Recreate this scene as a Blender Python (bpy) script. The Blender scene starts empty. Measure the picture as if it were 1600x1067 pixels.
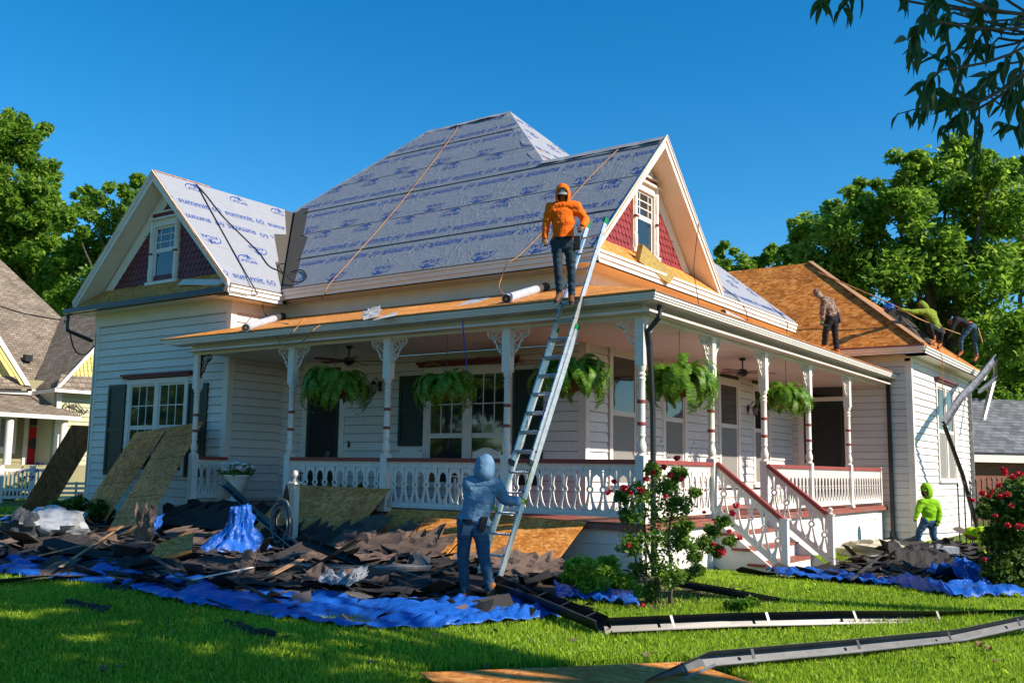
import bpy, bmesh, math, random
import numpy as np
from mathutils import Vector, Matrix, noise as mnoise
random.seed(7); rng=np.random.default_rng(7)
V=Vector; R=math.radians
sc=bpy.context.scene; col=sc.collection
# ------------------------------------------------------------------ camera
CAMF=1532.96; CAMYAW=R(35.0567); CAMPIT=R(7.4434); CAMROL=R(0.8767)
CC=V((-13.88,-7.22,1.6))
CD=V((math.cos(CAMYAW)*math.cos(CAMPIT),math.sin(CAMYAW)*math.cos(CAMPIT),math.sin(CAMPIT)))
_r=CD.cross(V((0,0,1))).normalized(); _u=_r.cross(CD)
CR=_r*math.cos(CAMROL)+_u*math.sin(CAMROL); CU=_u*math.cos(CAMROL)-_r*math.sin(CAMROL)
cam=bpy.data.cameras.new('camera'); cam.sensor_width=36; cam.lens=CAMF/1600*36; cam.clip_end=2000; cam.clip_start=.05
co=bpy.data.objects.new('camera',cam); col.objects.link(co)
M=Matrix((CR,CU,-CD)).transposed().to_4x4(); M.translation=CC; co.matrix_world=M; sc.camera=co
# surveying helpers: where a sight line of the photograph meets a plane of the place
def ray(px,py): return CD+CR*((px-800)/CAMF)-CU*((py-533.5)/CAMF)
def P(px,py,ax,val): v=ray(px,py); return CC+v*((val-CC[ax])/v[ax])
def G(px,py,z=0.): return P(px,py,2,z)
def at(px,py,dep): return CC+ray(px,py)*dep
def dep(p): return (V(p)-CC).dot(CD)
def PL(px,py,n,c): n=V(n); v=ray(px,py); return CC+v*((c-n.dot(CC))/n.dot(v))
# ------------------------------------------------------------------ light
SUN=V((.2,-1,.73)).normalized()
w=bpy.data.worlds.new('World'); sc.world=w; w.use_nodes=True
nt=w.node_tree; nt.nodes.clear()
sky=nt.nodes.new('ShaderNodeTexSky'); sky.sky_type='NISHITA'; sky.sun_disc=False
sky.sun_elevation=math.asin(SUN.z); sky.sun_rotation=math.atan2(SUN.x,SUN.y)
sky.altitude=300; sky.air_density=1.0; sky.dust_density=.15; sky.ozone_density=3.5
hs=nt.nodes.new('ShaderNodeHueSaturation'); hs.inputs['Saturation'].default_value=1.38; hs.inputs['Hue'].default_value=.493
tint=nt.nodes.new('ShaderNodeMix'); tint.data_type='RGBA'; tint.blend_type='MULTIPLY'; tint.inputs[0].default_value=1; tint.inputs[7].default_value=(.92,1.04,1.08,1)
bg=nt.nodes.new('ShaderNodeBackground'); bg.inputs['Strength'].default_value=.10
wo=nt.nodes.new('ShaderNodeOutputWorld')
nt.links.new(sky.outputs[0],hs.inputs['Color']); nt.links.new(hs.outputs[0],tint.inputs[6]); nt.links.new(tint.outputs[2],bg.inputs[0]); nt.links.new(bg.outputs[0],wo.inputs[0])
sl=bpy.data.lights.new('sun','SUN'); sl.energy=4.8; sl.angle=R(.5); sl.color=(1,.90,.77)
so=bpy.data.objects.new('sun',sl); col.objects.link(so); so.rotation_euler=SUN.to_track_quat('Z','Y').to_euler(); so.location=(0,-10,20)
sc.view_settings.view_transform='Standard'; sc.view_settings.look='None'; sc.view_settings.gamma=1; sc.view_settings.exposure=.72
sc.render.resolution_x=1024; sc.render.resolution_y=682
try: sc.cycles.max_bounces=6; sc.cycles.transparent_max_bounces=6
except Exception: pass
# ------------------------------------------------------------------ mesh builder
def hexf(b): return [(b,b+3,b+2,b+1),(b+4,b+5,b+6,b+7),(b,b+1,b+5,b+4),(b+1,b+2,b+6,b+5),(b+2,b+3,b+7,b+6),(b+3,b,b+4,b+7)]
class MB:
    def __init__(s): s.v=[]; s.f=[]; s.m=[]
    def add(s,vs,fs,mi=0):
        b=len(s.v); s.v+= [tuple(x) for x in vs]; s.f+=[tuple(i+b for i in f) for f in fs]; s.m+=[mi]*len(fs); return s
    def box(s,x0,y0,z0,x1,y1,z1,mi=0):
        x0,x1=min(x0,x1),max(x0,x1); y0,y1=min(y0,y1),max(y0,y1); z0,z1=min(z0,z1),max(z0,z1)
        return s.add([(x0,y0,z0),(x1,y0,z0),(x1,y1,z0),(x0,y1,z0),(x0,y0,z1),(x1,y0,z1),(x1,y1,z1),(x0,y1,z1)],hexf(0),mi)
    def obox(s,c,a,b,d,mi=0):
        c,a,b,d=V(c),V(a),V(b),V(d)
        return s.add([c-a-b-d,c+a-b-d,c+a+b-d,c-a+b-d,c-a-b+d,c+a-b+d,c+a+b+d,c-a+b+d],hexf(0),mi)
    def bar(s,p,q,w,h,up=(0,0,1),mi=0):
        p,q=V(p),V(q); d=q-p; a=d.cross(V(up)); a.normalize(); b=a.cross(d).normalized()
        return s.obox((p+q)/2,d/2,a*w/2,b*h/2,mi)
    def tube(s,pts,r,n=8,mi=0,cap=True,flat=None):
        pts=[V(p) for p in pts]; k=len(pts); rr=r if hasattr(r,'__len__') else [r]*k
        vs=[]; prev=None
        for i,p in enumerate(pts):
            t=(pts[min(i+1,k-1)]-pts[max(i-1,0)]).normalized()
            if prev is None:
                a=t.orthogonal().normalized() if flat is None else V(flat)
            else: a=prev
            a=(a-t*a.dot(t)); a=a.normalized() if a.length>1e-6 else t.orthogonal().normalized(); prev=a; b=t.cross(a)
            q=rr[i]; ra,rb=(q if hasattr(q,'__len__') else (q,q))
            for j in range(n):
                th=2*math.pi*j/n; vs.append(p+a*ra*math.cos(th)+b*rb*math.sin(th))
        fs=[(i*n+j,i*n+(j+1)%n,(i+1)*n+(j+1)%n,(i+1)*n+j) for i in range(k-1) for j in range(n)]
        if cap: fs+= [tuple(range(n-1,-1,-1)),tuple((k-1)*n+j for j in range(n))]
        return s.add(vs,fs,mi)
    def lathe(s,prof,c=(0,0,0),n=12,ax=(0,0,1),mi=0,cap=True):
        ax=V(ax).normalized(); a=ax.orthogonal().normalized() if abs(ax.z)<.99 else V((1,0,0)); b=ax.cross(a); c=V(c)
        vs=[c+ax*z+(a*math.cos(2*math.pi*(j+.5)/n)+b*math.sin(2*math.pi*(j+.5)/n))*r for r,z in prof for j in range(n)]
        k=len(prof); fs=[(i*n+j,i*n+(j+1)%n,(i+1)*n+(j+1)%n,(i+1)*n+j) for i in range(k-1) for j in range(n)]
        if cap: fs+= [tuple(range(n-1,-1,-1)),tuple((k-1)*n+j for j in range(n))]
        return s.add(vs,fs,mi)
    def sphere(s,c,r,n=10,m=7,mi=0):
        c=V(c); rr=r if hasattr(r,'__len__') else (r,r,r)
        vs=[c+V((rr[0]*math.sin(math.pi*i/m)*math.cos(2*math.pi*j/n),rr[1]*math.sin(math.pi*i/m)*math.sin(2*math.pi*j/n),rr[2]*math.cos(math.pi*i/m))) for i in range(1,m) for j in range(n)]
        vs+=[c+V((0,0,rr[2])),c-V((0,0,rr[2]))]; t=len(vs)-2
        fs=[(i*n+j,(i+1)*n+j,(i+1)*n+(j+1)%n,i*n+(j+1)%n) for i in range(m-2) for j in range(n)]
        fs+=[(t,j,(j+1)%n) for j in range(n)]+[(t+1,(m-2)*n+(j+1)%n,(m-2)*n+j) for j in range(n)]
        return s.add(vs,fs,mi)
    def prism(s,poly,t,mi=0):      # poly: 3-d points of a planar face, t: extrusion vector
        poly=[V(p) for p in poly]; t=V(t); n=len(poly)
        return s.add(poly+[p+t for p in poly],[tuple(range(n-1,-1,-1)),tuple(range(n,2*n))]+[(i,(i+1)%n,n+(i+1)%n,n+i) for i in range(n)],mi)
    def wall(s,F,a0,a1,z0,z1,d0,d1,mi=0):
        ax,v=F
        if ax=='x': return s.box(v-d1,a0,z0,v-d0,a1,z1,mi)
        return s.box(a0,v-d1,z0,a1,v-d0,z1,mi)
    def grid(s,fn,nu,nv,mi=0,close=False):
        vs=[fn(i/nu,j/nv) for j in range(nv+1) for i in range(nu+1)]
        fs=[(j*(nu+1)+i,j*(nu+1)+i+1,(j+1)*(nu+1)+i+1,(j+1)*(nu+1)+i) for j in range(nv) for i in range(nu)]
        return s.add(vs,fs,mi)
    def mesh(s,name,mat,smooth=False,ang=40,merge=False):
        me=bpy.data.meshes.new(name); me.from_pydata([tuple(x) for x in s.v],[],s.f)
        ms=mat if isinstance(mat,(list,tuple)) else [mat]
        for q in ms: me.materials.append(q)
        if len(ms)>1: me.polygons.foreach_set('material_index',s.m)
        fix=bmesh.new(); fix.from_mesh(me); (bmesh.ops.remove_doubles(fix,verts=fix.verts,dist=.0006) if getattr(s,'merge',False) else None); bmesh.ops.recalc_face_normals(fix,faces=fix.faces); fix.to_mesh(me); fix.free()
        if smooth:
            me.polygons.foreach_set('use_smooth',[True]*len(me.polygons))
            try: me.set_sharp_from_angle(angle=R(ang))
            except Exception: pass
        return me
    def build(s,name,mat,parent=None,world=True,smooth=False,kind=None,label=None,loc=None,cat=None,group=None):
        me=s.mesh(name,mat,smooth); return obj(name,me,parent,world,kind,label,loc,cat,group)
def offs(o):
    p=V((0,0,0))
    while o is not None: p+=o.location; o=o.parent
    return p
def obj(name,me,parent=None,world=True,kind=None,label=None,loc=None,cat=None,group=None,rot=None,scale=None):
    o=bpy.data.objects.new(name,me); col.objects.link(o)
    if parent is not None: o.parent=parent
    L=V(loc) if loc is not None else V((0,0,0))
    if parent is not None and world: L=L-offs(parent)
    o.location=L
    if rot is not None: o.rotation_euler=rot
    if scale is not None: o.scale=scale if hasattr(scale,'__len__') else (scale,)*3
    if kind: o['kind']=kind
    if label: o['label']=label
    if cat: o['category']=cat
    if group: o['group']=group
    return o
def thing(name,label,cat,loc=(0,0,0),rz=0,group=None):
    o=bpy.data.objects.new(name,None); o.empty_display_size=.1; col.objects.link(o); o.location=loc; o.rotation_euler=(0,0,rz)
    o['label']=label; o['category']=cat
    if group: o['group']=group
    return o
def copytree(o,parent=None):
    c=o.copy(); col.objects.link(c)
    if parent is not None: c.parent=parent
    for ch in list(o.children): copytree(ch,c)
    return c
# grounded rise and fall of the plot
def ss(a,b,x): t=min(1,max(0,(x-a)/(b-a))); return t*t*(3-2*t)
def gz(x,y): return .30*ss(10,19,y)-.2*ss(.5,4,x)*(1-ss(2,9,y))
# ------------------------------------------------------------------ materials
def N(nt,t,**k):
    n=nt.nodes.new('ShaderNode'+t)
    for a,b in k.items(): setattr(n,a,b)
    return n
def lin(c): return tuple(c)+(1,) if len(c)==3 else c
class Mt:
    def __init__(s,name,rough=.6,spec=.3,metal=0):
        s.m=bpy.data.materials.new(name); s.m.use_nodes=True; s.nt=s.m.node_tree; s.b=s.nt.nodes['Principled BSDF']
        s.b.inputs['Roughness'].default_value=rough; s.b.inputs['Specular IOR Level'].default_value=spec; s.b.inputs['Metallic'].default_value=metal
        s.tc=N(s.nt,'TexCoord'); s.co=s.tc.outputs['Object']
    def l(s,a,b): s.nt.links.new(a,b)
    def mapp(s,scale=(1,1,1),rot=(0,0,0),src=None):
        m=N(s.nt,'Mapping'); m.inputs['Scale'].default_value=scale; m.inputs['Rotation'].default_value=rot; s.l(src or s.co,m.inputs[0]); return m.outputs[0]
    def noise(s,scale,detail=4,src=None,rough=.55,dist=0):
        n=N(s.nt,'TexNoise'); n.inputs['Scale'].default_value=scale; n.inputs['Detail'].default_value=detail; n.inputs['Roughness'].default_value=rough; n.inputs['Distortion'].default_value=dist
        s.l(src or s.co,n.inputs['Vector']); return n.outputs['Fac']
    def ramp(s,fac,stops,interp='LINEAR'):
        r=N(s.nt,'ValToRGB'); e=r.color_ramp; e.interpolation=interp
        while len(e.elements)<len(stops): e.elements.new(.5)
        for el,(p,c) in zip(e.elements,stops): el.position=p; el.color=lin(c)
        s.l(fac,r.inputs[0]); return r.outputs[0]
    def mix(s,fac,a,b,mode='MIX'):
        m=N(s.nt,'Mix'); m.data_type='RGBA'; m.blend_type=mode
        if hasattr(fac,'is_linked') or hasattr(fac,'node'): s.l(fac,m.inputs[0])
        else: m.inputs[0].default_value=fac
        for i,x in ((6,a),(7,b)):
            if hasattr(x,'node'): s.l(x,m.inputs[i])
            else: m.inputs[i].default_value=lin(x)
        return m.outputs[2]
    def math(s,op,a,b=0):
        m=N(s.nt,'Math'); m.operation=op
        for i,x in ((0,a),(1,b)):
            if hasattr(x,'node'): s.l(x,m.inputs[i])
            else: m.inputs[i].default_value=x
        return m.outputs[0]
    def rnd(s):
        o=N(s.nt,'ObjectInfo'); return o.outputs['Random']
    def color(s,c):
        if hasattr(c,'node'): s.l(c,s.b.inputs['Base Color'])
        else: s.b.inputs['Base Color'].default_value=lin(c)
        return s
    def bump(s,h,strength=.3,dist=.01):
        b=N(s.nt,'Bump'); b.inputs['Strength'].default_value=strength; b.inputs['Distance'].default_value=dist; s.l(h,b.inputs['Height']); s.l(b.outputs[0],s.b.inputs['Normal']); return s
    def rough(s,sock): s.l(sock,s.b.inputs['Roughness']); return s
def paint(name,c,c2=None,rough=.5,scale=2.,dirt=.35,var=.06,bump=.15,spec=.3,amt=.5):
    m=Mt(name,rough,spec); c2=c2 or tuple(x*.78 for x in c)
    n=m.noise(scale,5); n2=m.noise(scale*9,4,m.mapp((1,1,.35)))
    f=m.math('MULTIPLY',m.ramp(n,[(.42,(0,0,0)),(.7,(1,1,1))]),amt); base=m.mix(f,c,c2)
    base=m.mix(m.ramp(n2,[(.55,(0,0,0)),(.75,(dirt,dirt,dirt))]),base,tuple(x*.6 for x in c))
    r=m.rnd(); v=m.ramp(r,[(0,(1-var,)*3),(1,(1+var*.5,)*3)]); base=m.mix(1,base,v,'MULTIPLY')
    m.color(base); m.bump(n2,bump,.004); return m.m
def plain(name,c,rough=.5,spec=.3,metal=0,nscale=0,amt=.3,bump=0):
    m=Mt(name,rough,spec,metal)
    n=m.noise(nscale or 8,4); m.color(m.mix(m.ramp(n,[(.35,(0,)*3),(.7,(1,)*3)]),c,tuple(x*(1-amt) for x in c)))
    if bump: m.bump(n,bump,.01)
    return m.m
T={}
T['white']=paint('white_paint',(.74,.68,.63),(.62,.57,.53))
T['siding']=paint('siding_paint',(.72,.655,.605),(.61,.55,.50),var=.08,scale=1.3,dirt=.32)
T['trim']=paint('trim_paint',(.77,.69,.615),(.64,.57,.505),dirt=.35)
T['ceil']=paint('ceiling_paint',(.72,.61,.55))
T['red']=paint('oxblood_paint',(.30,.055,.045),(.2,.035,.03),rough=.45)
T['redworn']=paint('worn_oxblood_paint',(.28,.07,.05),(.24,.15,.12),rough=.6,scale=4,dirt=.6,amt=.8)
T['maroon']=paint('maroon_paint',(.17,.035,.035),(.11,.022,.025),rough=.5)
T['scale']=paint('scale_shingle_paint',(.25,.032,.036),(.18,.024,.028),rough=.55,var=.1)
T['green']=paint('dark_green_paint',(.022,.035,.028),(.014,.022,.018),rough=.4)
T['black']=plain('black_metal',(.012,.012,.014),.4,.5)
T['gutterdark']=plain('dark_bronze_gutter',(.025,.022,.022),.35,.5,nscale=3,amt=.4)
T['alu']=plain('aluminium',(.62,.62,.62),.38,.5,.85,nscale=14,amt=.25)
T['gutter']=plain('weathered_gutter_metal',(.30,.30,.31),.38,.5,.5,nscale=5,amt=.55,bump=.1)
T['guttermid']=plain('grey_gutter_metal',(.11,.115,.125),.5,.4,0,nscale=5,amt=.5,bump=.1)
T['rubber']=plain('rubber_hose',(.05,.055,.06),.45,.4)
T['hosegrey']=plain('grey_hose',(.22,.23,.24),.45,.4)
T['cordor']=plain('orange_air_hose',(.40,.19,.06),.5,.3)
T['cordbl']=plain('black_cord',(.012,.012,.012),.5)
m=Mt('window_glass',.04,.9); m.b.inputs['Base Color'].default_value=(.018,.024,.024,1); n=m.noise(1.2,2); m.bump(n,.08,.03); T['glass']=m.m
m=Mt('insect_screen',.6,.2); nn=m.noise(300,1); m.color(m.mix(nn,(.20,.19,.17),(.26,.25,.23))); T['screen']=m.m
T['interior']=plain('dark_interior',(.03,.028,.026),.8)
# oriented strand board: layered elongated flakes
def osb(name,c0,c1,c2,k=1.,scale=1.):
    m=Mt(name,.7,.2)
    r=m.rnd(); off=N(m.nt,'VectorMath'); off.operation='ADD'; cmb=N(m.nt,'CombineXYZ'); 
    for i in range(3): m.l(m.math('MULTIPLY',r,17.3*(i+1)),cmb.inputs[i])
    m.l(m.co,off.inputs[0]); m.l(cmb.outputs[0],off.inputs[1]); src=off.outputs[0]
    cols=None; hs_=None
    for i,(rot,s) in enumerate((((.5,.3,.4),(9,26,26)),((-.4,.5,-.7),(26,10,26)),((.2,-.6,1.2),(22,12,9)))):
        v=N(m.nt,'TexVoronoi'); v.inputs['Scale'].default_value=1; v.inputs['Randomness'].default_value=1
        m.l(m.mapp(tuple(q*scale for q in s),rot,src),v.inputs['Vector'])
        sep=N(m.nt,'SeparateColor'); m.l(v.outputs['Color'],sep.inputs[0])
        c=m.ramp(sep.outputs[0],[(0,c0),(.5,c1),(1,c2)])
        cols=c if cols is None else m.mix(m.ramp(sep.outputs[1],[(.45,(0,)*3),(.55,(1,)*3)]),cols,c)
        hs_=sep.outputs[1] if hs_ is None else m.math('ADD',hs_,sep.outputs[1])
    n=m.noise(1.1,3,src); cols=m.mix(m.ramp(n,[(.35,(.72,)*3),(.65,(1.12,)*3)]),cols,cols) if False else m.mix(1,cols,m.ramp(n,[(.3,(.72,.70,.68)),(.7,(1.1,1.1,1.1))]),'MULTIPLY')
    m.color(cols); m.bump(hs_,.35,.004); return m.m
T['osb']=osb('osb_weathered',(.52,.17,.045),(.78,.27,.07),(.88,.40,.14))
T['osbnew']=osb('osb_bright',(.44,.145,.022),(.66,.25,.048),(.80,.39,.12))
T['osbwing']=osb('osb_wing_roof',(.30,.09,.012),(.50,.17,.022),(.68,.30,.08),scale=.55)
T['osbdark']=osb('osb_dark',(.15,.07,.025),(.25,.125,.05),(.34,.19,.085))
T['bareboard']=paint('bare_pine',(.42,.24,.12),(.34,.19,.09))
# roofing underlayment
def under(name,c,k):
    m=Mt(name,.55,.25)
    w1=m.noise(1.3,2,m.mapp((1,1.2,2.6),(.55,0,0)),.5,.5); w2=m.noise(3,3,m.mapp((1.2,.8,1.2)),.5,.3); w3=m.noise(150,2)
    w1b=m.noise(2.1,2,m.mapp((1,3.2,1.2),(-.5,0,0)),.5,.4); msk=m.ramp(m.noise(.7,2),[(.45,(0,)*3),(.6,(1,)*3)])
    rg=lambda q:m.ramp(m.math('ABSOLUTE',m.math('SUBTRACT',q,.5)),[(0,(1,)*3),(.035,(.35,)*3),(.09,(0,)*3)])
    h=m.math('ADD',m.math('ADD',m.math('MULTIPLY',rg(w1),.25),m.math('MULTIPLY',m.math('MULTIPLY',rg(w1b),msk),.5)),m.math('MULTIPLY',w2,.35)); h=m.math('ADD',h,m.math('MULTIPLY',w3,.03))
    c_=m.mix(w2,c,tuple(x*.84 for x in c)); sp=m.noise(45,2); c_=m.mix(m.ramp(sp,[(.70,(0,)*3),(.73,(.5,)*3)]),c_,(.25,.10,.08))
    m.color(c_); m.bump(h,.36*k,.05); return m.m
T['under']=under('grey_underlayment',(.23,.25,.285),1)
T['underlit']=under('underlayment_sun_tone',(.31,.32,.35),.9)  # same sheeting in a lighter colour that paints sun on the lit slopes
T['print']=plain('blue_print',(.022,.07,.30),.6)
T['valley']=plain('valley_membrane',(.085,.075,.062),.8,nscale=30,amt=.35,bump=.4)
T['roll']=plain('roll_wrap',(.46,.48,.52),.5)
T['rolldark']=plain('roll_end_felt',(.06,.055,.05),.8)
m=Mt('blue_tarp',.42,.45); n=m.noise(3.5,4,None,.6,.8); n2=m.noise(22,3); cs=m.mix(n,(.006,.07,.34),(.012,.12,.50)); cs=m.mix(m.ramp(n2,[(.66,(0,)*3),(.74,(.35,)*3)]),cs,(.12,.25,.6)); m.color(cs); m.bump(m.math('ADD',n2,m.math('MULTIPLY',n,2)),.6,.03); T['tarp']=m.m
def felt(name,a,b,rough=.8):
    m=Mt(name,rough,.25); n=m.noise(5,5); n2=m.noise(180,2); r=m.rnd()
    c=m.mix(n,a,b); c=m.mix(1,c,m.ramp(r,[(0,(.6,.6,.62)),(1,(1.35,1.3,1.25))]),'MULTIPLY'); m.color(c); m.bump(m.math('ADD',n2,m.math('MULTIPLY',n,1.)),.4,.006); return m.m
T['felt1']=felt('asphalt_shingle_dark',(.022,.020,.020),(.06,.052,.050))
T['felt2']=felt('asphalt_shingle_brown',(.085,.058,.046),(.17,.12,.095))
T['felt3']=felt('asphalt_shingle_grey',(.05,.05,.054),(.12,.115,.115))
T['bark']=plain('bark',(.12,.09,.065),.85,nscale=6,amt=.5,bump=.6)
def leafm(name,a,b,spread=.25,trans=.25):
    m=Mt(name,.45,.4); g=N(m.nt,'NewGeometry'); n=m.noise(.35,3); ri=g.outputs['Random Per Island']
    f=m.math('ADD',m.math('MULTIPLY',ri,.6),m.math('MULTIPLY',n,.5))
    c=m.ramp(f,[(.15,tuple(x*(1-spread) for x in a)),(.5,a),(.85,b)]); m.color(c)
    tr=N(m.nt,'BsdfTranslucent'); m.l(c,tr.inputs[0]); ad=N(m.nt,'MixShader'); ad.inputs[0].default_value=trans
    out=m.nt.nodes['Material Output']; m.l(m.b.outputs[0],ad.inputs[1]); m.l(tr.outputs[0],ad.inputs[2]); m.l(ad.outputs[0],out.inputs[0]); return m.m
T['leafA']=leafm('tree_leaves',(.13,.27,.025),(.38,.54,.07),trans=.6)
T['leafB']=leafm('dark_tree_leaves',(.07,.14,.02),(.18,.26,.04),trans=.45)
T['leafC']=leafm('overhanging_leaves',(.03,.08,.014),(.06,.15,.022),trans=.4)
T['fern']=leafm('fern_leaves',(.11,.25,.02),(.30,.50,.05),trans=.45)
T['shrub']=leafm('shrub_leaves',(.10,.22,.02),(.24,.40,.04),trans=.4)
T['myrtle']=leafm('myrtle_leaves',(.10,.21,.025),(.28,.40,.06),trans=.5)
T['limeleaf']=leafm('light_shrub_leaves',(.20,.38,.03),(.42,.62,.06),trans=.5)
T['grass']=leafm('grass_blades',(.24,.40,.022),(.56,.72,.06),trans=.5)
T['flower']=plain('red_petals',(.75,.03,.05),.6)
T['pink']=plain('magenta_petals',(.5,.03,.35),.6)
T['whitefl']=plain('white_petals',(.8,.82,.8),.6)
m=Mt('lawn_soil',.9,.1); n=m.noise(.6,5); n2=m.noise(40,3); m.color(m.mix(n2,m.mix(n,(.08,.16,.02),(.13,.20,.03)),(.07,.07,.03))); m.bump(n2,.5,.03); T['soil']=m.m
T['mulch']=plain('mulch',(.07,.045,.03),.9,nscale=40,amt=.6,bump=.8)
# ------------------------------------------------------------------ ground
gm=MB()
xs=sorted(set([-400,-120,-60,-30]+[i*1.0 for i in range(-18,30)]+[40,60,90,150,300,600])); ys=sorted(set([-400,-120,-50,-25]+[i*1.0 for i in range(-16,50)]+[60,90,150,300,600]))
vs=[(x,y,gz(x,y)) for y in ys for x in xs]; nx=len(xs)
gm.add(vs,[(j*nx+i,j*nx+i+1,(j+1)*nx+i+1,(j+1)*nx+i) for j in range(len(ys)-1) for i in range(nx-1)])
gm.build('lawn',T['soil'],kind='structure',smooth=True)
# ------------------------------------------------------------------ the house under repair
H=thing('house','white clapboard cottage with wraparound porch, red shingled gables and a half stripped roof','house')
XF,YS=2.55,2.55      # main walls
XL,YL,YL2=.88,11.14,16.54   # left wing
XW,YW,XW2=14.3,-.8,22.3     # right wing
FZ=.80                      # porch floor
def clipz(poly,a,b,c):      # keep a*u+b*v<=c
    out=[]
    for i in range(len(poly)):
        p,q=poly[i],poly[(i+1)%len(poly)]; fp=a*p[0]+b*p[1]-c; fq=a*q[0]+b*q[1]-c
        if fp<=0: out.append(p)
        if (fp<0<fq) or (fq<0<fp): t=fp/(fp-fq); out.append((p[0]+(q[0]-p[0])*t,p[1]+(q[1]-p[1])*t))
    return out
def cliprect(poly,u0,u1,v0,v1):
    for a,b,c in ((-1,0,-u0),(1,0,u1),(0,-1,-v0),(0,1,v1)):
        poly=clipz(poly,a,b,c)
        if len(poly)<3: return []
    return poly
T['sheath']=plain('shadow_gap_sheathing',(.10,.07,.055),.9)  # backing coloured dark to paint the shadow lines between clapboards
def parts(name,mat,boxes,parent=None):
    for b in boxes: MB().box(*b).build(name,mat,parent or H)
# each wall: a backing with its clapboards as sub-parts
def siding(F,a0,a1,z0,z1,opens=(),step=.195,zig=0):
    wl=MB().wall(F,a0,a1,z0,z1,-.14,0).build('wall',T['sheath'],H)
    z=z0; k=0
    while z<z1-.03:
        zt=min(z+step,z1); segs=[(a0,a1)]
        for (b0,b1,c0,c1) in opens:
            if z+step*.5>c0 and z+step*.5<c1:
                ns=[]
                for s0,s1 in segs:
                    if b1<=s0 or b0>=s1: ns.append((s0,s1))
                    else:
                        if b0>s0+.02: ns.append((s0,b0))
                        if b1<s1-.02: ns.append((b1,s1))
                segs=ns
        for s0,s1 in segs:
            d0=.042+random.uniform(-.003,.003); d1=.012; o=F[1]; zl=z+.010
            if F[0]=='x': pts=[(o,s0,zl),(o,s1,zl),(o-d0,s1,zl),(o-d0,s0,zl),(o,s0,zt),(o,s1,zt),(o-d1,s1,zt),(o-d1,s0,zt)]
            else: pts=[(s0,o,zl),(s1,o,zl),(s1,o-d0,zl),(s0,o-d0,zl),(s0,o,zt),(s1,o,zt),(s1,o-d1,zt),(s0,o-d1,zt)]
            MB().add(pts,hexf(0)).build('siding_board',T['siding'],wl)
        z+=step; k+=1
    return wl
def part(name,mb,mat,parent=H,**k): return mb.build(name,mat,parent,**k)
# window: casing with sashes, panes and glazing bars
def window(F,a0,a1,z0,z1,sashes=1,grid=(0,0),mid=None,header=None,screen=False,grid2=None,d=.03,cas=.13,shut=None,name='window'):
    c=MB(); cs=cas
    for q0,q1 in ((a0,a0+cs),(a1-cs,a1)): c.wall(F,q0,q1,z0,z1-.002,0,d+.02)
    c.wall(F,a0-.002,a1+.002,z1-cs,z1,0,d+.024); c.wall(F,a0-.05,a1+.05,z0-.06,z0+.02,0,d+.07)
    w=(a1-a0-2*cs)
    if sashes==2:
        mm=(a0+a1)/2; c.wall(F,mm-cs*.6,mm+cs*.6,z0,z1-cs,0,d+.02)
        spans=[(a0+cs,mm-cs*.6),(mm+cs*.6,a1-cs)]
    else: spans=[(a0+cs,a1-cs)]
    wo_=part(name,c,T['trim'])
    zb,zt=z0+.02,z1-cs; zm=mid if mid else (zb+zt)/2
    for s0,s1 in spans:
        for (q0,q1,gr,low) in ((zm,zt,grid,False),(zb,zm,grid2 or (0,0),True)):
            dd=.0 if low else .008
            sa=MB(); fr=.05
            sa.wall(F,s0,s0+fr,q0,q1,-.02,.012+dd); sa.wall(F,s1-fr,s1,q0,q1,-.02,.012+dd); sa.wall(F,s0+fr,s1-fr,q0,q0+fr,-.02,.012+dd); sa.wall(F,s0+fr,s1-fr,q1-fr,q1,-.02,.012+dd)
            so_=part('sash',sa,T['white'],wo_)
            part('pane',MB().wall(F,s0+fr-.01,s1-fr+.01,q0+fr-.01,q1-fr+.01,-.005,.006+dd*.3),T['screen'] if (screen and low) else T['glass'],wo_)
            if gr[0] or gr[1]:
                g=MB()
                if gr[0]<0:    # small panes all round a big one
                    e=.16*(s1-s0)+.03
                    for q in (s0+fr+e,s1-fr-e): g.wall(F,q-.012,q+.012,q0+fr,q1-fr,0,.012+dd)
                    for q in (q0+fr+e,q1-fr-e): g.wall(F,s0+fr,s1-fr,q-.0121,q+.0121,0,.0125+dd)
                else:
                    for i in range(1,gr[0]): q=s0+fr+(s1-s0-2*fr)*i/gr[0]; g.wall(F,q-.012,q+.012,q0+fr,q1-fr,0,.008+dd)
                    for i in range(1,gr[1]): q=q0+fr+(q1-q0-2*fr)*i/gr[1]; g.wall(F,s0+fr,s1-fr,q-.012,q+.012,0,.0085+dd)
                part('glazing_bars',g,T['white'],wo_)
    if header:
        h=MB().wall(F,a0-.12,a1+.12,z1+.02,z1+.08,0,.12).wall(F,a0-.15,a1+.15,z1+.08,z1+.13,0,.17); part('header_moulding',h,T['maroon'],wo_)
    return wo_
def shutter(F,a0,a1,z0,z1):
    s=MB().wall(F,a0,a0+.07,z0,z1,.03,.075).wall(F,a1-.07,a1,z0,z1,.03,.075)
    for q in (z0,z1-.1,(z0+z1)/2-.05): s.wall(F,a0+.07,a1-.07,q,q+.1,.03,.074)
    n=6; ww=(a1-a0-.14)/n
    for i in range(n): s.wall(F,a0+.07+i*ww+.004,a0+.07+(i+1)*ww-.004,z0+.1,z1-.1,.035,.056)
    return part('shutter',s,T['green'])
FXm=('x',XF); FYs=('y',YS); FXl=('x',XL); FYl=('y',YL); FXw=('x',XW); FYw=('y',YW)
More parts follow.
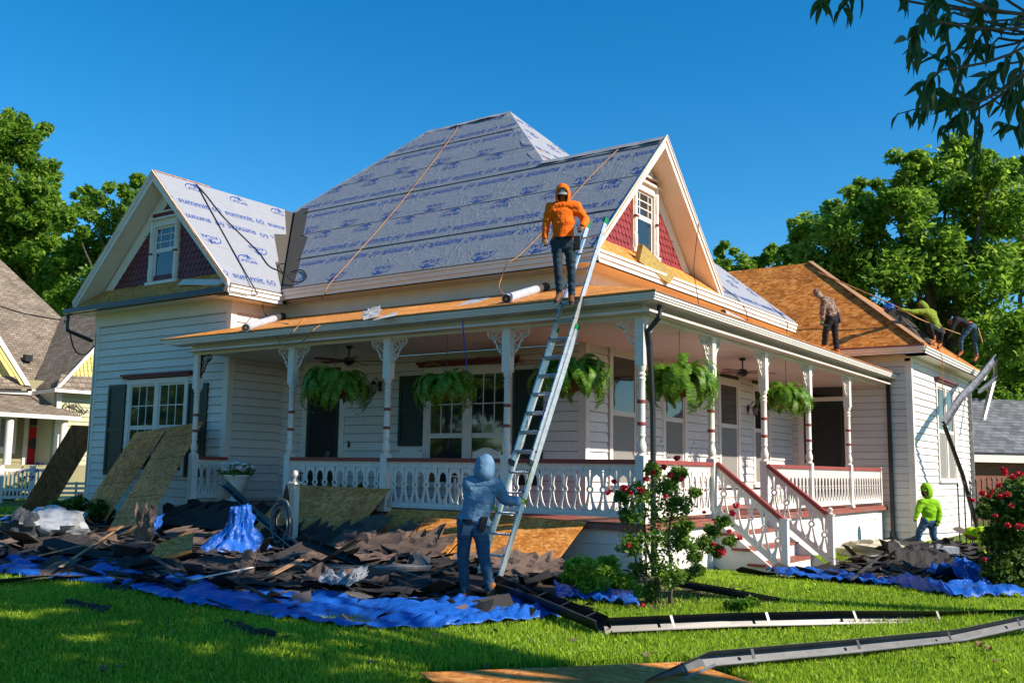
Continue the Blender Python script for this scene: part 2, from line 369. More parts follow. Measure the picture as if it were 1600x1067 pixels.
# door and window openings
siding(FXm,YS,YL,FZ,4.08,[(8.98,10.39,0,4.12),(4.2,6.6,1.2,3.76),])
siding(FYs,XF,XW,FZ,4.08,[(3.4,4.75,1.2,4.2),(5.85,7.1,1.2,4.2),(8.93,10.32,1.2,4.05),(11.2,12.5,1.2,4.05)])
siding(FXl,YL,YL2,.45,5.18,[(12.53,14.98,1.4,3.72)])
siding(FYl,XL,XF,.45,5.18)
siding(FXw,YW,YS,FZ-.9,4.75,[(.85,2.34,.5,4.25)])
siding(FYw,XW,XW2,-.15,4.75,[(17.2,19.85,1.45,4.4)])
# closing walls out of sight
parts('wall',T['siding'],[(XL+.05,YL2-.1,.1,13,YL2,5.5),(13,YS+.2,.1,13.1,YL2,5.5),(XW+.1,8.5,-.2,XW2,8.6,5),(XW2-.1,YW+.1,-.2,XW2,8.5,5)])
# corner boards, friezes
cb=MB()
for (x,y,z0,z1) in ((XF,YS,FZ,4.08),(XL,YL,.45,5.2),(XW,YW,-.1,4.8)):
    part('corner_board',MB().box(x-.04,y-.04,z0,x-.012,y+.13,z1).box(x-.041,y-.0405,z0,x+.13,y-.012,z1),T['trim'])
part('corner_board',MB().box(XL-.045,YL2-.15,.40,XL-.01,YL2+.03,5.2),T['trim'])
part('corner_board',MB().box(XW2-.15,YW-.045,-.15,XW2+.03,YW-.01,4.8),T['trim'])
parts('water_table',T['trim'],[(XL-.06,YL-.05,.28,XL+.2,YL2+.05,.47),(XW-.05,YW-.06,-.28,XW2+.05,YW+.3,-.14),(XW-.051,YW+.301,-.28,XW+.3,YS,-.10)])
# friezes under the eaves
fz=MB().box(XL-.05,YL-.05,5.16,XL+.3,YL2+.05,5.56); part('frieze',fz,T['trim'])
part('frieze',MB().box(XL+.3,YL-.05,5.16,XF+.2,YL+.3,5.56),T['trim'])
part('frieze',MB().box(XF-.05,YS-.05,5.0,XF+.2,YL-.05,5.62),T['trim'])
part('frieze',MB().box(XF+.2,YS-.05,5.0,13.0,YS+.3,5.62),T['trim'])
parts('frieze',T['trim'],[(XW-.04,YW-.04,4.72,XW+.3,4.0,5.0)]); part('frieze',MB().box(XW+.3,YW-.04,4.72,XW2+.02,YW+.3,5.0),T['trim'])
# openings
window(FXm,4.25,6.6,1.25,3.76,2,(3,2),2.30,True,False,None)
for a in ((6.62,7.30),(3.5,4.2)): shutter(FXm,a[0],a[1],2.08 if a[0]>6 else 1.3,3.62)
w_=window(FYs,3.45,4.75,1.3,4.12,1,(0,0),2.78,True,True)
window(FYs,5.85,7.1,1.3,4.12,1,(0,0),2.78,True,True); window(FYs,8.93,10.32,1.3,3.98,1,(0,0),2.78,False,True); window(FYs,11.2,12.5,1.3,3.98,1,(0,0),2.75,False,True)
window(FXl,12.53,14.98,1.4,3.70,2,(3,2),2.5,True,False,(3,1)); shutter(FXl,15.02,15.75,1.32,3.6); shutter(FXl,11.78,12.5,1.32,3.52)
window(FYw,17.25,19.8,1.47,4.4,2,(0,0),2.95,True,True)
def door(F,a0,a1,z0,z1,transom,dark=True):
    c=MB(); cs=.16; c.wall(F,a0,a0+cs,z0,z1-.002,0,.05).wall(F,a1-cs,a1,z0,z1-.002,0,.05).wall(F,a0-.002,a1+.002,z1-cs,z1,0,.054)
    if transom: c.wall(F,a0+cs,a1-cs,transom,transom+.12,0,.048)
    d_=part('door_frame',c,T['trim'])
    i0,i1=a0+cs,a1-cs; zt=transom or z1-cs
    if transom: part('transom_pane',MB().wall(F,i0,i1,transom+.12,z1-cs,.002,.012),T['glass'],d_)
    s=MB().wall(F,i0+.01,i0+.12,z0,zt-.01,0,.03).wall(F,i1-.12,i1-.01,z0,zt-.01,0,.03).wall(F,i0+.12,i1-.12,zt-.13,zt-.01,0,.03).wall(F,i0+.12,i1-.12,z0,z0+.2,0,.03).wall(F,i0+.12,i1-.12,z0+.85,z0+.95,0,.03)
    n=9
    for k in range(n):
        q=i0+.16+(i1-i0-.32)*k/(n-1); s.wall(F,q-.012,q+.012,z0+.2,z0+.62,.004,.022)
    s.wall(F,i0+.12,i1-.12,z0+.62,z0+.68,0,.028)
    # scroll brackets of the screen door
    for (q,sg) in ((i0+.12,1),(i1-.12,-1)):
        for k in range(10):
            th=k/9*math.pi*1.6; rr=.13*(1-k/14); cx=q+sg*.14+sg*(-math.cos(th))*rr; cz=z0+1.06+math.sin(th)*rr
            s.wall(F,cx-.018,cx+.018,cz-.018,cz+.018,.002+k*.0003,.026)
    sd=part('screen_door',s,T['green'] if dark else T['black']); part('screen',MB().wall(F,i0+.1,i1-.1,z0+.1,zt-.1,.001,.008),T['interior'],sd)
    return d_
door(FXm,8.98,10.39,FZ,4.08,3.45); door(FXw,.85,2.34,FZ,4.25,3.68)
# ---------------------------------------------------------------- porch
pf=MB().box(0.02,.02,FZ-.14,XF,YL,FZ-.03).box(XF,.02,FZ-.14,XW,YS,FZ-.03); pfo=part('porch_floor',pf,T['redworn'])
for i in range(18):   # floor boards of the side porch seen end on behind the stair
    MB().box(2.6+i*.155,-.05,FZ-.03,2.6+i*.155+.150,YS,FZ).build('floor_board',T['redworn'],pfo)
parts('floor_section',T['redworn'],[(.0,-.05,FZ-.03,2.597,YS,FZ-.001),(.0,YS,FZ-.03,XF,YL,FZ-.001),(5.395,-.05,FZ-.03,XW,YS,FZ-.001)],pfo)
part('floor_nosing',MB().box(-.09,-.09,FZ-.12,-.01,8.0,FZ-.035),T['redworn']); parts('floor_nosing',T['redworn'],[(-.01,-.09,FZ-.12,2.7,-.01,FZ-.035),(5.4,-.09,FZ-.12,XW-.05,-.01,FZ-.035)])
sk=part('foundation_skirt',MB().box(.03,.03,-.4,.12,YL,FZ-.13).box(.12,.03,-.4,XW,.12,FZ-.13),T['white'])
for zz in range(4):
    z0=-.28+zz*.245
    for (a0,a1) in ((.0,1.9),(1.905,4.2),(4.205,6.9),(6.905,9.2),(9.205,11.1)): MB().box(.0,a0+(.4 if zz%2 else 0),z0,.028,min(a1+(.4 if zz%2 else -.001),11.13),z0+.238).build('skirt_panel',T['white'],sk)
    for (a0,a1) in ((.03,1.4),(1.405,2.75),(5.4,7.9),(7.905,10.6),(10.605,13.2)): MB().box(a0+(.35 if zz%2 and a0>.1 else 0),-.0,z0,a1+(.35 if zz%2 and a0<13 else -.001),.028,z0+.238).build('skirt_panel',T['white'],sk)
part('porch_ceiling',MB().box(-.3,-.3,4.085,XF,YL,4.12).box(XF,-.3,4.085,XW,YS,4.12),T['ceil'])
# posts
def post_mesh():
    s=.075; m_=MB(); m_.box(-s,-s,0,s,s,1.05); t=[(s*.95,1.05),(s*.6,1.09),(s*.95,1.13),(s*1.02,1.2),(s*.7,1.27),(s*.62,1.31),(s*.82,1.34),(s*.7,1.38),(s*.68,1.40)]
    m_.lathe([(s*1.05,1.05),(s*.7,1.09),(s*1.0,1.12),(s*1.05,1.2),(s*.7,1.29),(s*.66,1.33),(s*.88,1.36),(s*.76,1.40),(s*.80,1.46),(s*.80,2.0),(s*.78,2.22),(s*.95,2.26),(s*.75,2.29),(s*.95,2.33),(s*.7,2.37),(s*1.0,2.42),(s*1.05,2.48)],n=14)
    m_.box(-s-.004,-s-.004,2.48,s+.004,s+.004,3.235); m_.box(-s-.02,-s-.02,0,s+.02,s+.02,.06)
    return m_.mesh('porch_post',T['trim'],smooth=True,ang=35)
def ring_mesh():
    s=.075; return MB().lathe([(s*.84,-.028),(s*.93,-.022),(s*.93,.022),(s*.84,.028)],n=14).mesh('painted_ring',T['red'],smooth=True)
def bracket_mesh():   # fretwork scroll bracket in local x-z plane, towards +x
    b=MB(); t=.012
    def strip(pts,w):
        for i in range(len(pts)-1):
            p,q=V((pts[i][0],0,pts[i][1])),V((pts[i+1][0],0,pts[i+1][1])); b.bar(p,q+(q-p).normalized()*.006,2*t,w,(0,1,0)) if False else b.obox((p+q)/2,(q-p)/2*1.15,V((0,t,0)),(q-p).cross(V((0,1,0))).normalized()*w/2)
    strip([(0,-.47),(0,0),(.36,0)],.035)
    outer=[(.36-.0,-.02),(.34,-.10),(.24,-.15),(.17,-.24),(.13,-.34),(.06,-.40),(.01,-.46)]; strip(outer,.032)
    def spiral(cx,cz,r0,turn,ph,sg=1):
        pts=[(cx+r0*(1-k/16)*math.cos(ph+sg*turn*k/14),cz+r0*(1-k/16)*math.sin(ph+sg*turn*k/14)) for k in range(15)]; strip(pts,.016)
    spiral(.10,-.10,.085,6.5,0); spiral(.235,-.075,.06,6.,2,-1); spiral(.075,-.27,.06,6.,1.2); strip([(.02,-.18),(.1,-.2),(.17,-.13),(.3,-.12)],.016)
    return b.mesh('post_bracket',T['trim'])
pm,rm,bm=post_mesh(),ring_mesh(),bracket_mesh()
PF=[(0,0),(0,2.6),(0,5.38),(0,8.01),(0,11.08)]; PS=[(2.7,0),(5.32,0),(8.07,0),(11.1,0)]
for i,(x,y) in enumerate(PF+PS):
    po=obj('porch_post',pm,H,loc=(x,y,FZ))
    for z in (1.55,1.90): obj('painted_ring',rm,po,loc=(x,y,FZ+z))
    fr= x==0
    if fr and y<11: obj('post_bracket',bm,po,loc=(x,y+.08,FZ+3.225),rot=(0,0,math.pi/2))
    if fr and y>.1: obj('post_bracket',bm,po,loc=(x,y-.08,FZ+3.225),rot=(0,0,-math.pi/2))
    if fr and y==11.08: obj('post_bracket',bm,po,loc=(x,y-.08,FZ+3.225),rot=(0,0,-math.pi/2))
    if y==0:
        obj('post_bracket',bm,po,loc=(x+.08,y,FZ+3.225))
        if x>0: obj('post_bracket',bm,po,loc=(x-.08,y,FZ+3.225),rot=(0,0,math.pi))
# a square end post and half post at the wing
# railings
def baluster_mesh(h=.80,w=.245,slope=0.):
    b=MB(); t=.012
    def sh(z,x): return z+slope*x
    def quad(x0,x1,z0,z1,tt=t):
        b.add([(x0,-tt,sh(z0,x0)),(x1,-tt,sh(z0,x1)),(x1,tt,sh(z0,x1)),(x0,tt,sh(z0,x0)),(x0,-tt,sh(z1,x0)),(x1,-tt,sh(z1,x1)),(x1,tt,sh(z1,x1)),(x0,tt,sh(z1,x0))],hexf(0))
    g=w/2-.004
    quad(-g,g,0,.07); quad(-g,g,h-.085,h)
    zc=.40*h/.8; n=14; ro,ri=.064,.034
    vs=[];
    for k in range(n):
        a=2*math.pi*k/n
        for rr in (ro,ri):
            for tt in (-t*1.02,t*1.02): x=rr*math.cos(a); vs.append((x,tt,sh(zc+rr*math.sin(a),0)))
    fs=[]
    for k in range(n):
        a=4*k; c=4*((k+1)%n); fs+=[(a,c,c+2,a+2),(a+1,a+3,c+3,c+1),(a,a+1,c+1,c),(a+2,c+2,c+3,a+3)]
    b.add(vs,fs)
    def strand(pts,ws):
        for s in (1,-1):
            vs=[];k=len(pts)
            for (x,z),ww in zip(pts,ws):
                x0,x1=s*(x-ww/2),s*(x+ww/2); vs+=[(x0,-t,sh(z,x0)),(x0,t,sh(z,x0)),(x1,-t,sh(z,x1)),(x1,t,sh(z,x1))]
            fs=[]
            for i in range(k-1):
                a=4*i; c=a+4; fs+=[(a,c,c+1,a+1),(a+2,a+3,c+3,c+2),(a,a+2,c+2,c),(a+1,c+1,c+3,a+3)]
            fs+=[(0,1,3,2),(4*k-4,4*k-2,4*k-1,4*k-3)]; b.add(vs,fs)
    strand([(.024,zc+.05),(.026,zc+.12),(.034,zc+.2),(.065,h-.16),(.075,h-.08)],[.030,.034,.046,.095,.11])
    strand([(.022,zc-.05),(.032,zc-.13),(.052,zc-.22),(.078,.10),(.08,.065)],[.030,.032,.038,.065,.10])
    return b.mesh('baluster',T['trim'])
bal=baluster_mesh()
def railing(p,q,n,rail=T['red']):
    p,q=V(p),V(q); d=(q-p); L=d.length; ang=math.atan2(d.y,d.x); dn=d.normalized(); pe=V((-dn.y,dn.x,0))
    top=MB().bar(p+V((0,0,.955)),q+V((0,0,.955)),.115,.07); ra=part('railing',top,rail)
    part('bottom_rail',MB().bar(p+V((0,0,.105)),q+V((0,0,.105)),.07,.05),T['trim'],ra); part('rail_fillet',MB().bar(p+V((0,0,.905)),q+V((0,0,.905)),.05,.03),T['trim'],ra)
    sp=L/n
    for k in range(n):
        c=p+dn*(k+.5)*sp+V((0,0,.115)); obj('baluster',bal,ra,loc=c,rot=(0,0,ang),scale=(sp/.245,1,.78/.80))
for a,b,n in ((.08,2.52,10),(2.68,5.30,10),(5.46,7.93,9)): railing((0,a,FZ),(0,b,FZ),n)
railing((2.62,0,FZ),(.08,0,FZ),11); railing((5.4,0,FZ),(7.99,0,FZ),11); railing((8.15,0,FZ),(11.02,0,FZ),12); railing((11.18,0,FZ),(13.9,0,FZ),12)
railing((.08,11.0,FZ),(XL-.05,11.0,FZ),4)
part('end_post',MB().box(13.9,-.04,FZ,13.98,.04,1.82),T['trim'])
# stair
for X in (2.78,5.20): part('stair_stringer',MB().prism([(X,0,FZ-.03),(X,0,-.05),(X,-.75,-.3),(X,-1.22,-.3),(X,-1.22,-.12),(X,-.03,FZ-.05)],(.045,0,0)),T['trim'])
for k in range(4):
    zt=FZ-.25*(k+1)+.0; y1=-.05-.29*k
    part('stair_tread',MB().box(2.72,y1-.33,zt-.045,5.30,y1,zt),T['redworn']); part('stair_riser',MB().box(2.80,y1-.022,zt,5.22,y1-.002,zt+.205 if k else zt+.2),T['white'])
part('stair_riser',MB().box(2.8,-1.21,-.3,5.22,-1.19,-.25),T['white'])
for X,zb in ((2.75,-.30),(5.27,-.26)):
    pp=part('stair_post',MB().box(X-.055,-1.36,zb,X+.055,-1.25,.82).box(X-.07,-1.375,.82,X+.07,-1.235,.845),T['trim'])
    s0,s1=V((X,-.08,FZ+.97)),V((X,-1.30,.80))
    rl=part('stair_rail',MB().bar(s0,s1,.10,.075),T['red']); part('bottom_rail',MB().bar(s0-V((0,0,.86)),s1-V((0,0,.86))*1.0,.05,.06),T['trim'],rl)
    sl_=(s1.z-s0.z)/(s0.y-s1.y); bs=baluster_mesh(.80,.24,sl_)
    for k in range(5):
        t=(k+.5)/5; c=s0.lerp(s1,t)-V((0,0,.84)); obj('baluster',bs,rl,loc=c,rot=(0,0,-math.pi/2))
part('post_finial',MB().lathe([(.03,0),(.05,.02),(.02,.04),(.045,.07),(.045,.11),(.0,.14)],(5.27,-1.305,.845)),T['trim'],smooth=True)
# porch beams, fascia, gutter
part('porch_beam',MB().box(-.07,-.07,4.03,.07,11.25,4.27),T['trim']); part('porch_beam',MB().box(.071,-.069,4.031,13.7,.069,4.269),T['trim'])
part('porch_soffit',MB().box(-.42,-.42,4.24,-.072,11.6,4.262).box(-.07,-.42,4.241,14.15,-.072,4.261),T['trim'])
gt=MB()
for a,b in ((.0,.035),(.035,.07),(.07,.11)): gt.box(-.44-a*.5,-.45-a*.5,4.24+a,-.42,11.75,4.24+b-.002)
part('porch_gutter',gt,T['trim'])
gt=MB()
for a,b in ((.0,.035),(.035,.07),(.07,.11)): gt.box(-.419,-.45-a*.5,4.24+a,14.7,-.42,4.24+b-.002)
part('porch_gutter',gt,T['trim'])
part('red_drip_edge',MB().box(-.419,-.50,4.352,14.6,-.44,4.362),T['redworn'])
# ------------------------------------------------------------------ roof planes
S1=1.01
def panels(name,region,o,u,v,n,mat,pw,ph,th=.012,base=0.,stagger=True,gap=.004,parent=None,jit=.0015,minA=.01):
    us=[p[0] for p in region]; vs=[p[1] for p in region]; out=[]
    j=0; v0=min(vs)
    while v0<max(vs)-1e-6:
        u0=min(us)-(pw*.5 if (j%2 and stagger) else 0)
        while u0<max(us):
            pl=cliprect(region,u0+gap,u0+pw-gap,v0+gap*.5,v0+ph-gap*.5)
            if len(pl)>=3:
                A=abs(sum(pl[i][0]*pl[(i+1)%len(pl)][1]-pl[(i+1)%len(pl)][0]*pl[i][1] for i in range(len(pl))))/2
                if A>minA:
                    h=base+random.uniform(-jit,jit); out.append(MB().prism([o+u*a+v*b+n*h for a,b in pl],n*th).build(name,mat,parent or H))
            u0+=pw
        v0+=ph; j+=1
    return out
# porch roof, two slopes meeting at a hip
pn=V((-.28,0,1)).normalized(); pv=V((1,0,.28)).normalized(); k_=1/pv.x
e0=V((-.5,-.5,4.37)); L3=3.03*k_
reg=[(0,0),(12.35,0),(11.7,1.30*k_),(11.62,1.36*k_),(11.62,3.03*k_),(3.03,3.03*k_)]
rb=part('porch_roof',MB().prism([e0+V((0,1,0))*a+pv*b-pn*.02 for a,b in reg],pn*.018),T['bareboard'])
panels('roof_panel',reg,e0,V((0,1,0)),pv,pn,T['osbnew'],2.44,1.22,parent=rb)
pn2=V((0,-.28,1)).normalized(); pv2=V((0,1,.28)).normalized(); reg2=[(0,0),(15.1,0),(15.1,.9*k_),(14.8,3.03*k_),(3.03,3.03*k_)]
rb2=part('porch_roof',MB().prism([e0+V((1,0,0))*a+pv2*b-pn2*.02 for a,b in reg2],pn2*.018),T['bareboard'])
panels('roof_panel',reg2,e0,V((1,0,0)),pv2,pn2,T['osbnew'],2.44,1.22,parent=rb2)
# eaves of the main body: soffit, crown fascia
def eave(p,q,out,z,w=.55,mat=T['trim'],h=.26,gut=None):
    p,q=V(p),V(q); d=(q-p).normalized(); o=V(out)
    m_=MB(); m_.prism([V((p.x,p.y,z-h)),V((q.x,q.y,z-h)),V((q.x,q.y,z-h))-o*w,V((p.x,p.y,z-h))-o*w],(0,0,.02))
    for i,(a,b,c) in enumerate(((0,.42,.0),(.42,.8,.03),(.8,1.,.06))): m_.prism([V((p.x,p.y,z-h+h*a)),V((q.x,q.y,z-h+h*a)),V((q.x,q.y,z-h+h*a))-o*.03,V((p.x,p.y,z-h+h*a))-o*.03][::1],(0,0,h*(b-a)-.004)) if c==0 else m_.prism([V((p.x,p.y,z-h+h*a))+o*c,V((q.x,q.y,z-h+h*a))+o*c,V((q.x,q.y,z-h+h*a))-o*.03,V((p.x,p.y,z-h+h*a))-o*.03],(0,0,h*(b-a)-.004))
    return part('eave_cornice',m_,mat)
eave((1.98,1.93,0),(1.98,10.62,0),(-1,0,0),5.80); eave((1.93,1.98,0),(13.2,1.98,0),(0,-1,0),5.797)
eave((.40,10.66,0),(1.98,10.66,0),(0,-1,0),5.68,.5); eave((.36,10.66,0),(.36,17.0,0),(-1,0,0),5.60,.55,h=.12)
eave((13.8,-1.3,0),(13.8,3.2,0),(-1,0,0),5.06,.55,h=.2); eave((13.8,-1.3,0),(22.8,-1.3,0),(0,-1,0),5.06,.55,h=.2)
part('eave_gutter',MB().box(.19,10.6,5.48,.30,17.1,5.60).box(.215,10.62,5.60,.28,17.08,5.601),T['gutterdark'])
# main roof deck (thin sheathing) under the underlayment
Rp={}
def deck(name,pts,mat,t=-.03):
    pts=[V(p) for p in pts]; n=(pts[1]-pts[0]).cross(pts[2]-pts[1]).normalized()
    if n.z<0: n=-n
    return part(name,MB().prism(pts,n*t),mat)
zr=5.83+5.6*S1; zg=5.83+3.0*S1
A_=(2.0,2.0,5.83); B_=(5,2.0,zg); C_=(5,5.2,zg); D_=(7.6,8.05,zr); E_=(7.6,11.0,zr); F_=(5,13.7,zg); G_=(2.0,10.7,5.83)
roof=deck('roof',[A_,B_,C_,D_,E_,F_,G_],T['bareboard'])
deck('roof',[(8.0,2.0,5.83),(13.2,2.0,5.83),D_,C_],T['bareboard']); deck('roof',[B_,(8.0,2.0,5.83),C_],T['bareboard'])
deck('roof',[(13.2,2.0,5.83),(13.2,17,5.83),E_,D_],T['bareboard']); deck('roof',[E_,(13.2,17,5.83),(2,17,5.83),F_],T['bareboard'])
# left wing gable roof
GA=(.38,13.8,8.83); GV=(.38,10.68,5.71)
deck('roof',[GV,GA,(5.0,13.8,8.83),(1.95,10.68,5.71)],T['bareboard']); deck('roof',[GA,(.38,16.92,5.71),(6,16.92,5.71),(6,13.8,8.83)],T['bareboard'])
# right wing hip roof
WA=(13.8,-1.3,5.09); WB=(13.8,10,5.09); WP=(18.1,3.1,8.58); WQ=(18.1,9.5,8.58); WC=(22.8,-1.3,5.09)
wr=deck('roof',[WA,WP,WQ,WB],T['bareboard']); wr2=deck('roof',[WA,WC,WP],T['bareboard']); deck('roof',[WC,(22.8,10,5.09),WQ,WP],T['bareboard'])
wv=(V((18.1,0,8.58))-V((13.8,0,5.09))).normalized(); wn=V((-wv.z,0,wv.x)); Lw=4.3/wv.x
panels('roof_panel',[(0,0),(4.4,Lw),(10.8,Lw),(11.3,0)],V(WA),V((0,1,0)),wv,wn,T['osbwing'],2.44,1.22,parent=wr,gap=.006,jit=.004)
wv3=(V(WP)-V((18.1,-1.3,5.09))).normalized(); wn3=V((0,-wv3.z,wv3.y)); L4=4.4/wv3.y
panels('roof_panel',[(0,0),(9.0,0),(4.3,L4)],V(WA),V((1,0,0)),wv3,wn3,T['osbwing'],2.44,1.22,parent=wr2,gap=.006)
part('hip_board',MB().bar(V(WA)+V((-.02,.02,.06)),V(WP)+V((0,0,.06)),.16,.02),T['bareboard'])
part('drip_board',MB().bar(V((13.76,-1.3,5.085)),V((13.76,3.0,5.085)),.012,.05),T['redworn'])
# ------------------------------------------------------------------ lettering on the underlayment
def textmesh(body,bold=0,size=1.,shear=0.):
    c=bpy.data.curves.new('t','FONT'); c.body=body; c.size=size; c.offset=bold; c.shear=shear; c.resolution_u=2; c.align_x='LEFT'
    o=bpy.data.objects.new('t',c); col.objects.link(o); bpy.context.view_layer.update()
    e=o.evaluated_get(bpy.context.evaluated_depsgraph_get()); me=e.to_mesh(); vs=[tuple(v.co) for v in me.vertices]; fs=[tuple(p.vertices) for p in me.polygons]; e.to_mesh_clear()
    bpy.data.objects.remove(o); bpy.data.curves.remove(c); return vs,fs
t1=textmesh('summit',.0055,.31,.12); t2=textmesh('60',.0,.30,.12); t3=textmesh('ATLAS',.004,.17,.0)
w1=max(v[0] for v in t1[0])
def stamp_summit():
    vs=list(t1[0]); fs=list(t1[1]); b=len(vs); vs+=[(v[0]+w1+.07,v[1],0) for v in t2[0]]; fs+=[tuple(i+b for i in f) for f in t2[1]]
    W=max(v[0] for v in vs); b=len(vs); vs+=[(.1,-.035,0),(W,-.035,0),(W,-.028,0),(.1,-.028,0)]; fs.append((b,b+1,b+2,b+3)); return vs,fs,W
def stamp_atlas():
    vs=[(v[0]+.06,v[1],0) for v in t3[0]]; fs=list(t3[1]); W=max(v[0] for v in vs)
    def strip(cx,cy,rx,ry,a0,a1,w,n=14):
        b=len(vs)
        for k in range(n+1):
            a=a0+(a1-a0)*k/n; ww=w*math.sin(math.pi*(k+.4)/(n+.8))
            for s in (-1,1): vs.append((cx+(rx+s*ww/2)*math.cos(a),cy+(ry+s*ww/2)*math.sin(a),0))
        for k in range(n): fs.append((b+2*k,b+2*k+1,b+2*k+3,b+2*k+2))
    strip(W*.55,.06,W*.55,.24,math.pi*.15,math.pi*1.12,.035)
    # stooping bearer under the arc, in a few facets, and stripes of a globe
    for q in (((.50,.15),(.60,.17),(.66,.27),(.58,.30)),((.60,.17),(.72,.15),(.74,.19),(.64,.25)),((.62,.28),(.72,.31),(.69,.36),(.60,.34)),((.34,.20),(.52,.24),(.52,.262),(.34,.222)),((.38,.245),(.52,.28),(.52,.30),(.38,.262)),((.66,.24),(.78,.26),(.78,.28),(.66,.265))):
        b=len(vs); vs.extend([(W*x*1.05,y,0) for x,y in q]); fs.append((b,b+1,b+2,b+3))
    return vs,fs,W
SS=stamp_summit(); SA=stamp_atlas()
def inside(poly,x,y):
    c=False
    for i in range(len(poly)):
        (x0,y0),(x1,y1)=poly[i],poly[(i+1)%len(poly)]
        if (y0>y)!=(y1>y) and x<(x1-x0)*(y-y0)/(y1-y0)+x0: c=not c
    return c
def sheets(region,o,u,v,n,course,mat,sign=1,ph0=0.,base=.0,rows=0,step=1.42,first=0,thick=.006,sc_=1.):
    # u: along eave in the reading direction
    us=[p[0] for p in region]; vs_=[p[1] for p in region]; j=0; v0=min(vs_)
    while v0<max(vs_)-.02:
        v1=v0+course; pl=cliprect(region,min(us)-1,max(us)+1,v0,v1+.02)
        if len(pl)>=3:
            inv=(j+first)%2==0
            # real folds: the sheet as a dense strip with lapped edge
            uu0,uu1=min(p[0] for p in pl),max(p[0] for p in pl)
            nb=MB(); 
            h0=base+.004*(j%2)
            nb.prism([o+u*a+v*b+n*h0 for a,b in pl],n*thick)
            # lapped upper lip of the course above casts a line
            sh_=nb.build('underlayment_sheet',mat,roof)
            pr=MB(); uoff=ph0+random.uniform(-.1,.1)+(.75 if inv else 0)
            k=-30
            while k<30:
                for (st,fv,sh2) in ((SS,.18,0.),(SA,.72,.62)):
                    uc=uoff+k*step+sh2
                    if inv: base_u=uc+st[2]*sc_; cv=v1-fv*course; sg=-1
                    else: base_u=uc; cv=v0+fv*course; sg=1
                    ok=0; allv=[(base_u+sg*x*sc_,cv+sg*y*sc_) for x,y,_ in st[0]]
                    if max(a for a,b in allv)<uu0 or min(a for a,b in allv)>uu1: continue
                    fl=[inside(pl,a,b) for a,b in allv]
                    if any(fl):
                        pr.add([o+u*a+v*b+n*(h0+thick+.0035) for a,b in allv],[f for f in st[1] if all(fl[i] for i in f)])
                k+=1
            if pr.f:
                me=bpy.data.meshes.new('printed_lettering'); me.from_pydata(pr.v,[],pr.f); me.materials.append(T['print'])
                used=obj('printed_lettering',me,sh_,kind='stuff')
        v0+=course; j+=1
vf=V((1,0,S1)).normalized(); nf=V((-S1,0,1)).normalized(); kx=1/vf.x
# front slope, u reads towards -Y; origin at left valley foot
def fy(y,x): return (10.7-y,(x-2)*kx)
jag=[(10.32,2.0),(11.0,2.8),(11.15,2.95),(11.75,3.72),(12.05,3.84),(12.75,4.57),(13.15,5.0)]
regF=[fy(2.03,2.0),fy(2.03,5.0),fy(5.2,5.0),fy(8.05,7.6),fy(11.0,7.6),fy(13.55,5.05)]+[fy(a,b) for a,b in jag[::-1]]
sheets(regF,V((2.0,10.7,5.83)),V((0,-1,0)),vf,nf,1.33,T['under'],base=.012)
# side slope
S2=(zr-5.83)/6.05; vs2=V((0,1,S2)).normalized(); ns2=V((0,-S2,1)).normalized(); k2=1/vs2.y
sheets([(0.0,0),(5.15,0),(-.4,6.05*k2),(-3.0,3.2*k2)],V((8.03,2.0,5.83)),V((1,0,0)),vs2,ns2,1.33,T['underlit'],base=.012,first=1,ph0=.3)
# left wing right slope
vg=V((0,1,1)).normalized(); ng=V((0,-1,1)).normalized(); kg=1/vg.y
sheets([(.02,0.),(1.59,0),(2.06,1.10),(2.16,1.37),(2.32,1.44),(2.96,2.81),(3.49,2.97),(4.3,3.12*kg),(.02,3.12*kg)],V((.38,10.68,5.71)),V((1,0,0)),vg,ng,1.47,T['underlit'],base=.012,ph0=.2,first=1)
# right gable's far slope, seen from its back
deckw=part('underlayment_strip',MB().prism([V(B_)+V((0,0,.012)),V(C_)+V((0,0,.012)),V(C_)+V((.3,0,-.28)),V(B_)+V((.3,0,-.28))],(0.005,0,.005)),T['underlit'])
# valley membrane (both sides) and hip caps
vm=MB(); q0_,q1_=V((2.0,10.68,5.71)),V((5,13.8,8.83))
p0,p1=V((2.0,10.7,5.83)),V((5,13.7,zg))
vm.prism([p0+nf*.008,p1+nf*.008,p1+nf*.008+V((0,-.75,0)),p0+nf*.008+V((0,-.6,0))],nf*.006); vm.prism([q0_+ng*.004,q1_+ng*.004,q1_+ng*.004-V((1.3,0,0)),q0_+ng*.004-V((.8,0,0))],ng*.006)
part('valley_membrane',vm,T['valley'])
for a,b in ((C_,D_),(D_,E_),(E_,F_),(B_,C_),(D_,(13.2,2.0,5.83))):
    a,b=V(a),V(b); k=10; m_=MB(); sd=(b-a).cross(V((0,0,1))).normalized()
    pts=[a.lerp(b,i/k)+V((0,0,.03+random.uniform(0,.02))) for i in range(k+1)]
    for s in (1,-1):
        m_.add([q for p in pts for q in (p,p+sd*s*random.uniform(.12,.2)-V((0,0,.13)))],[(2*i,2*i+1,2*i+3,2*i+2) for i in range(k)])
    part('ridge_wrap',m_,T['underlit'])
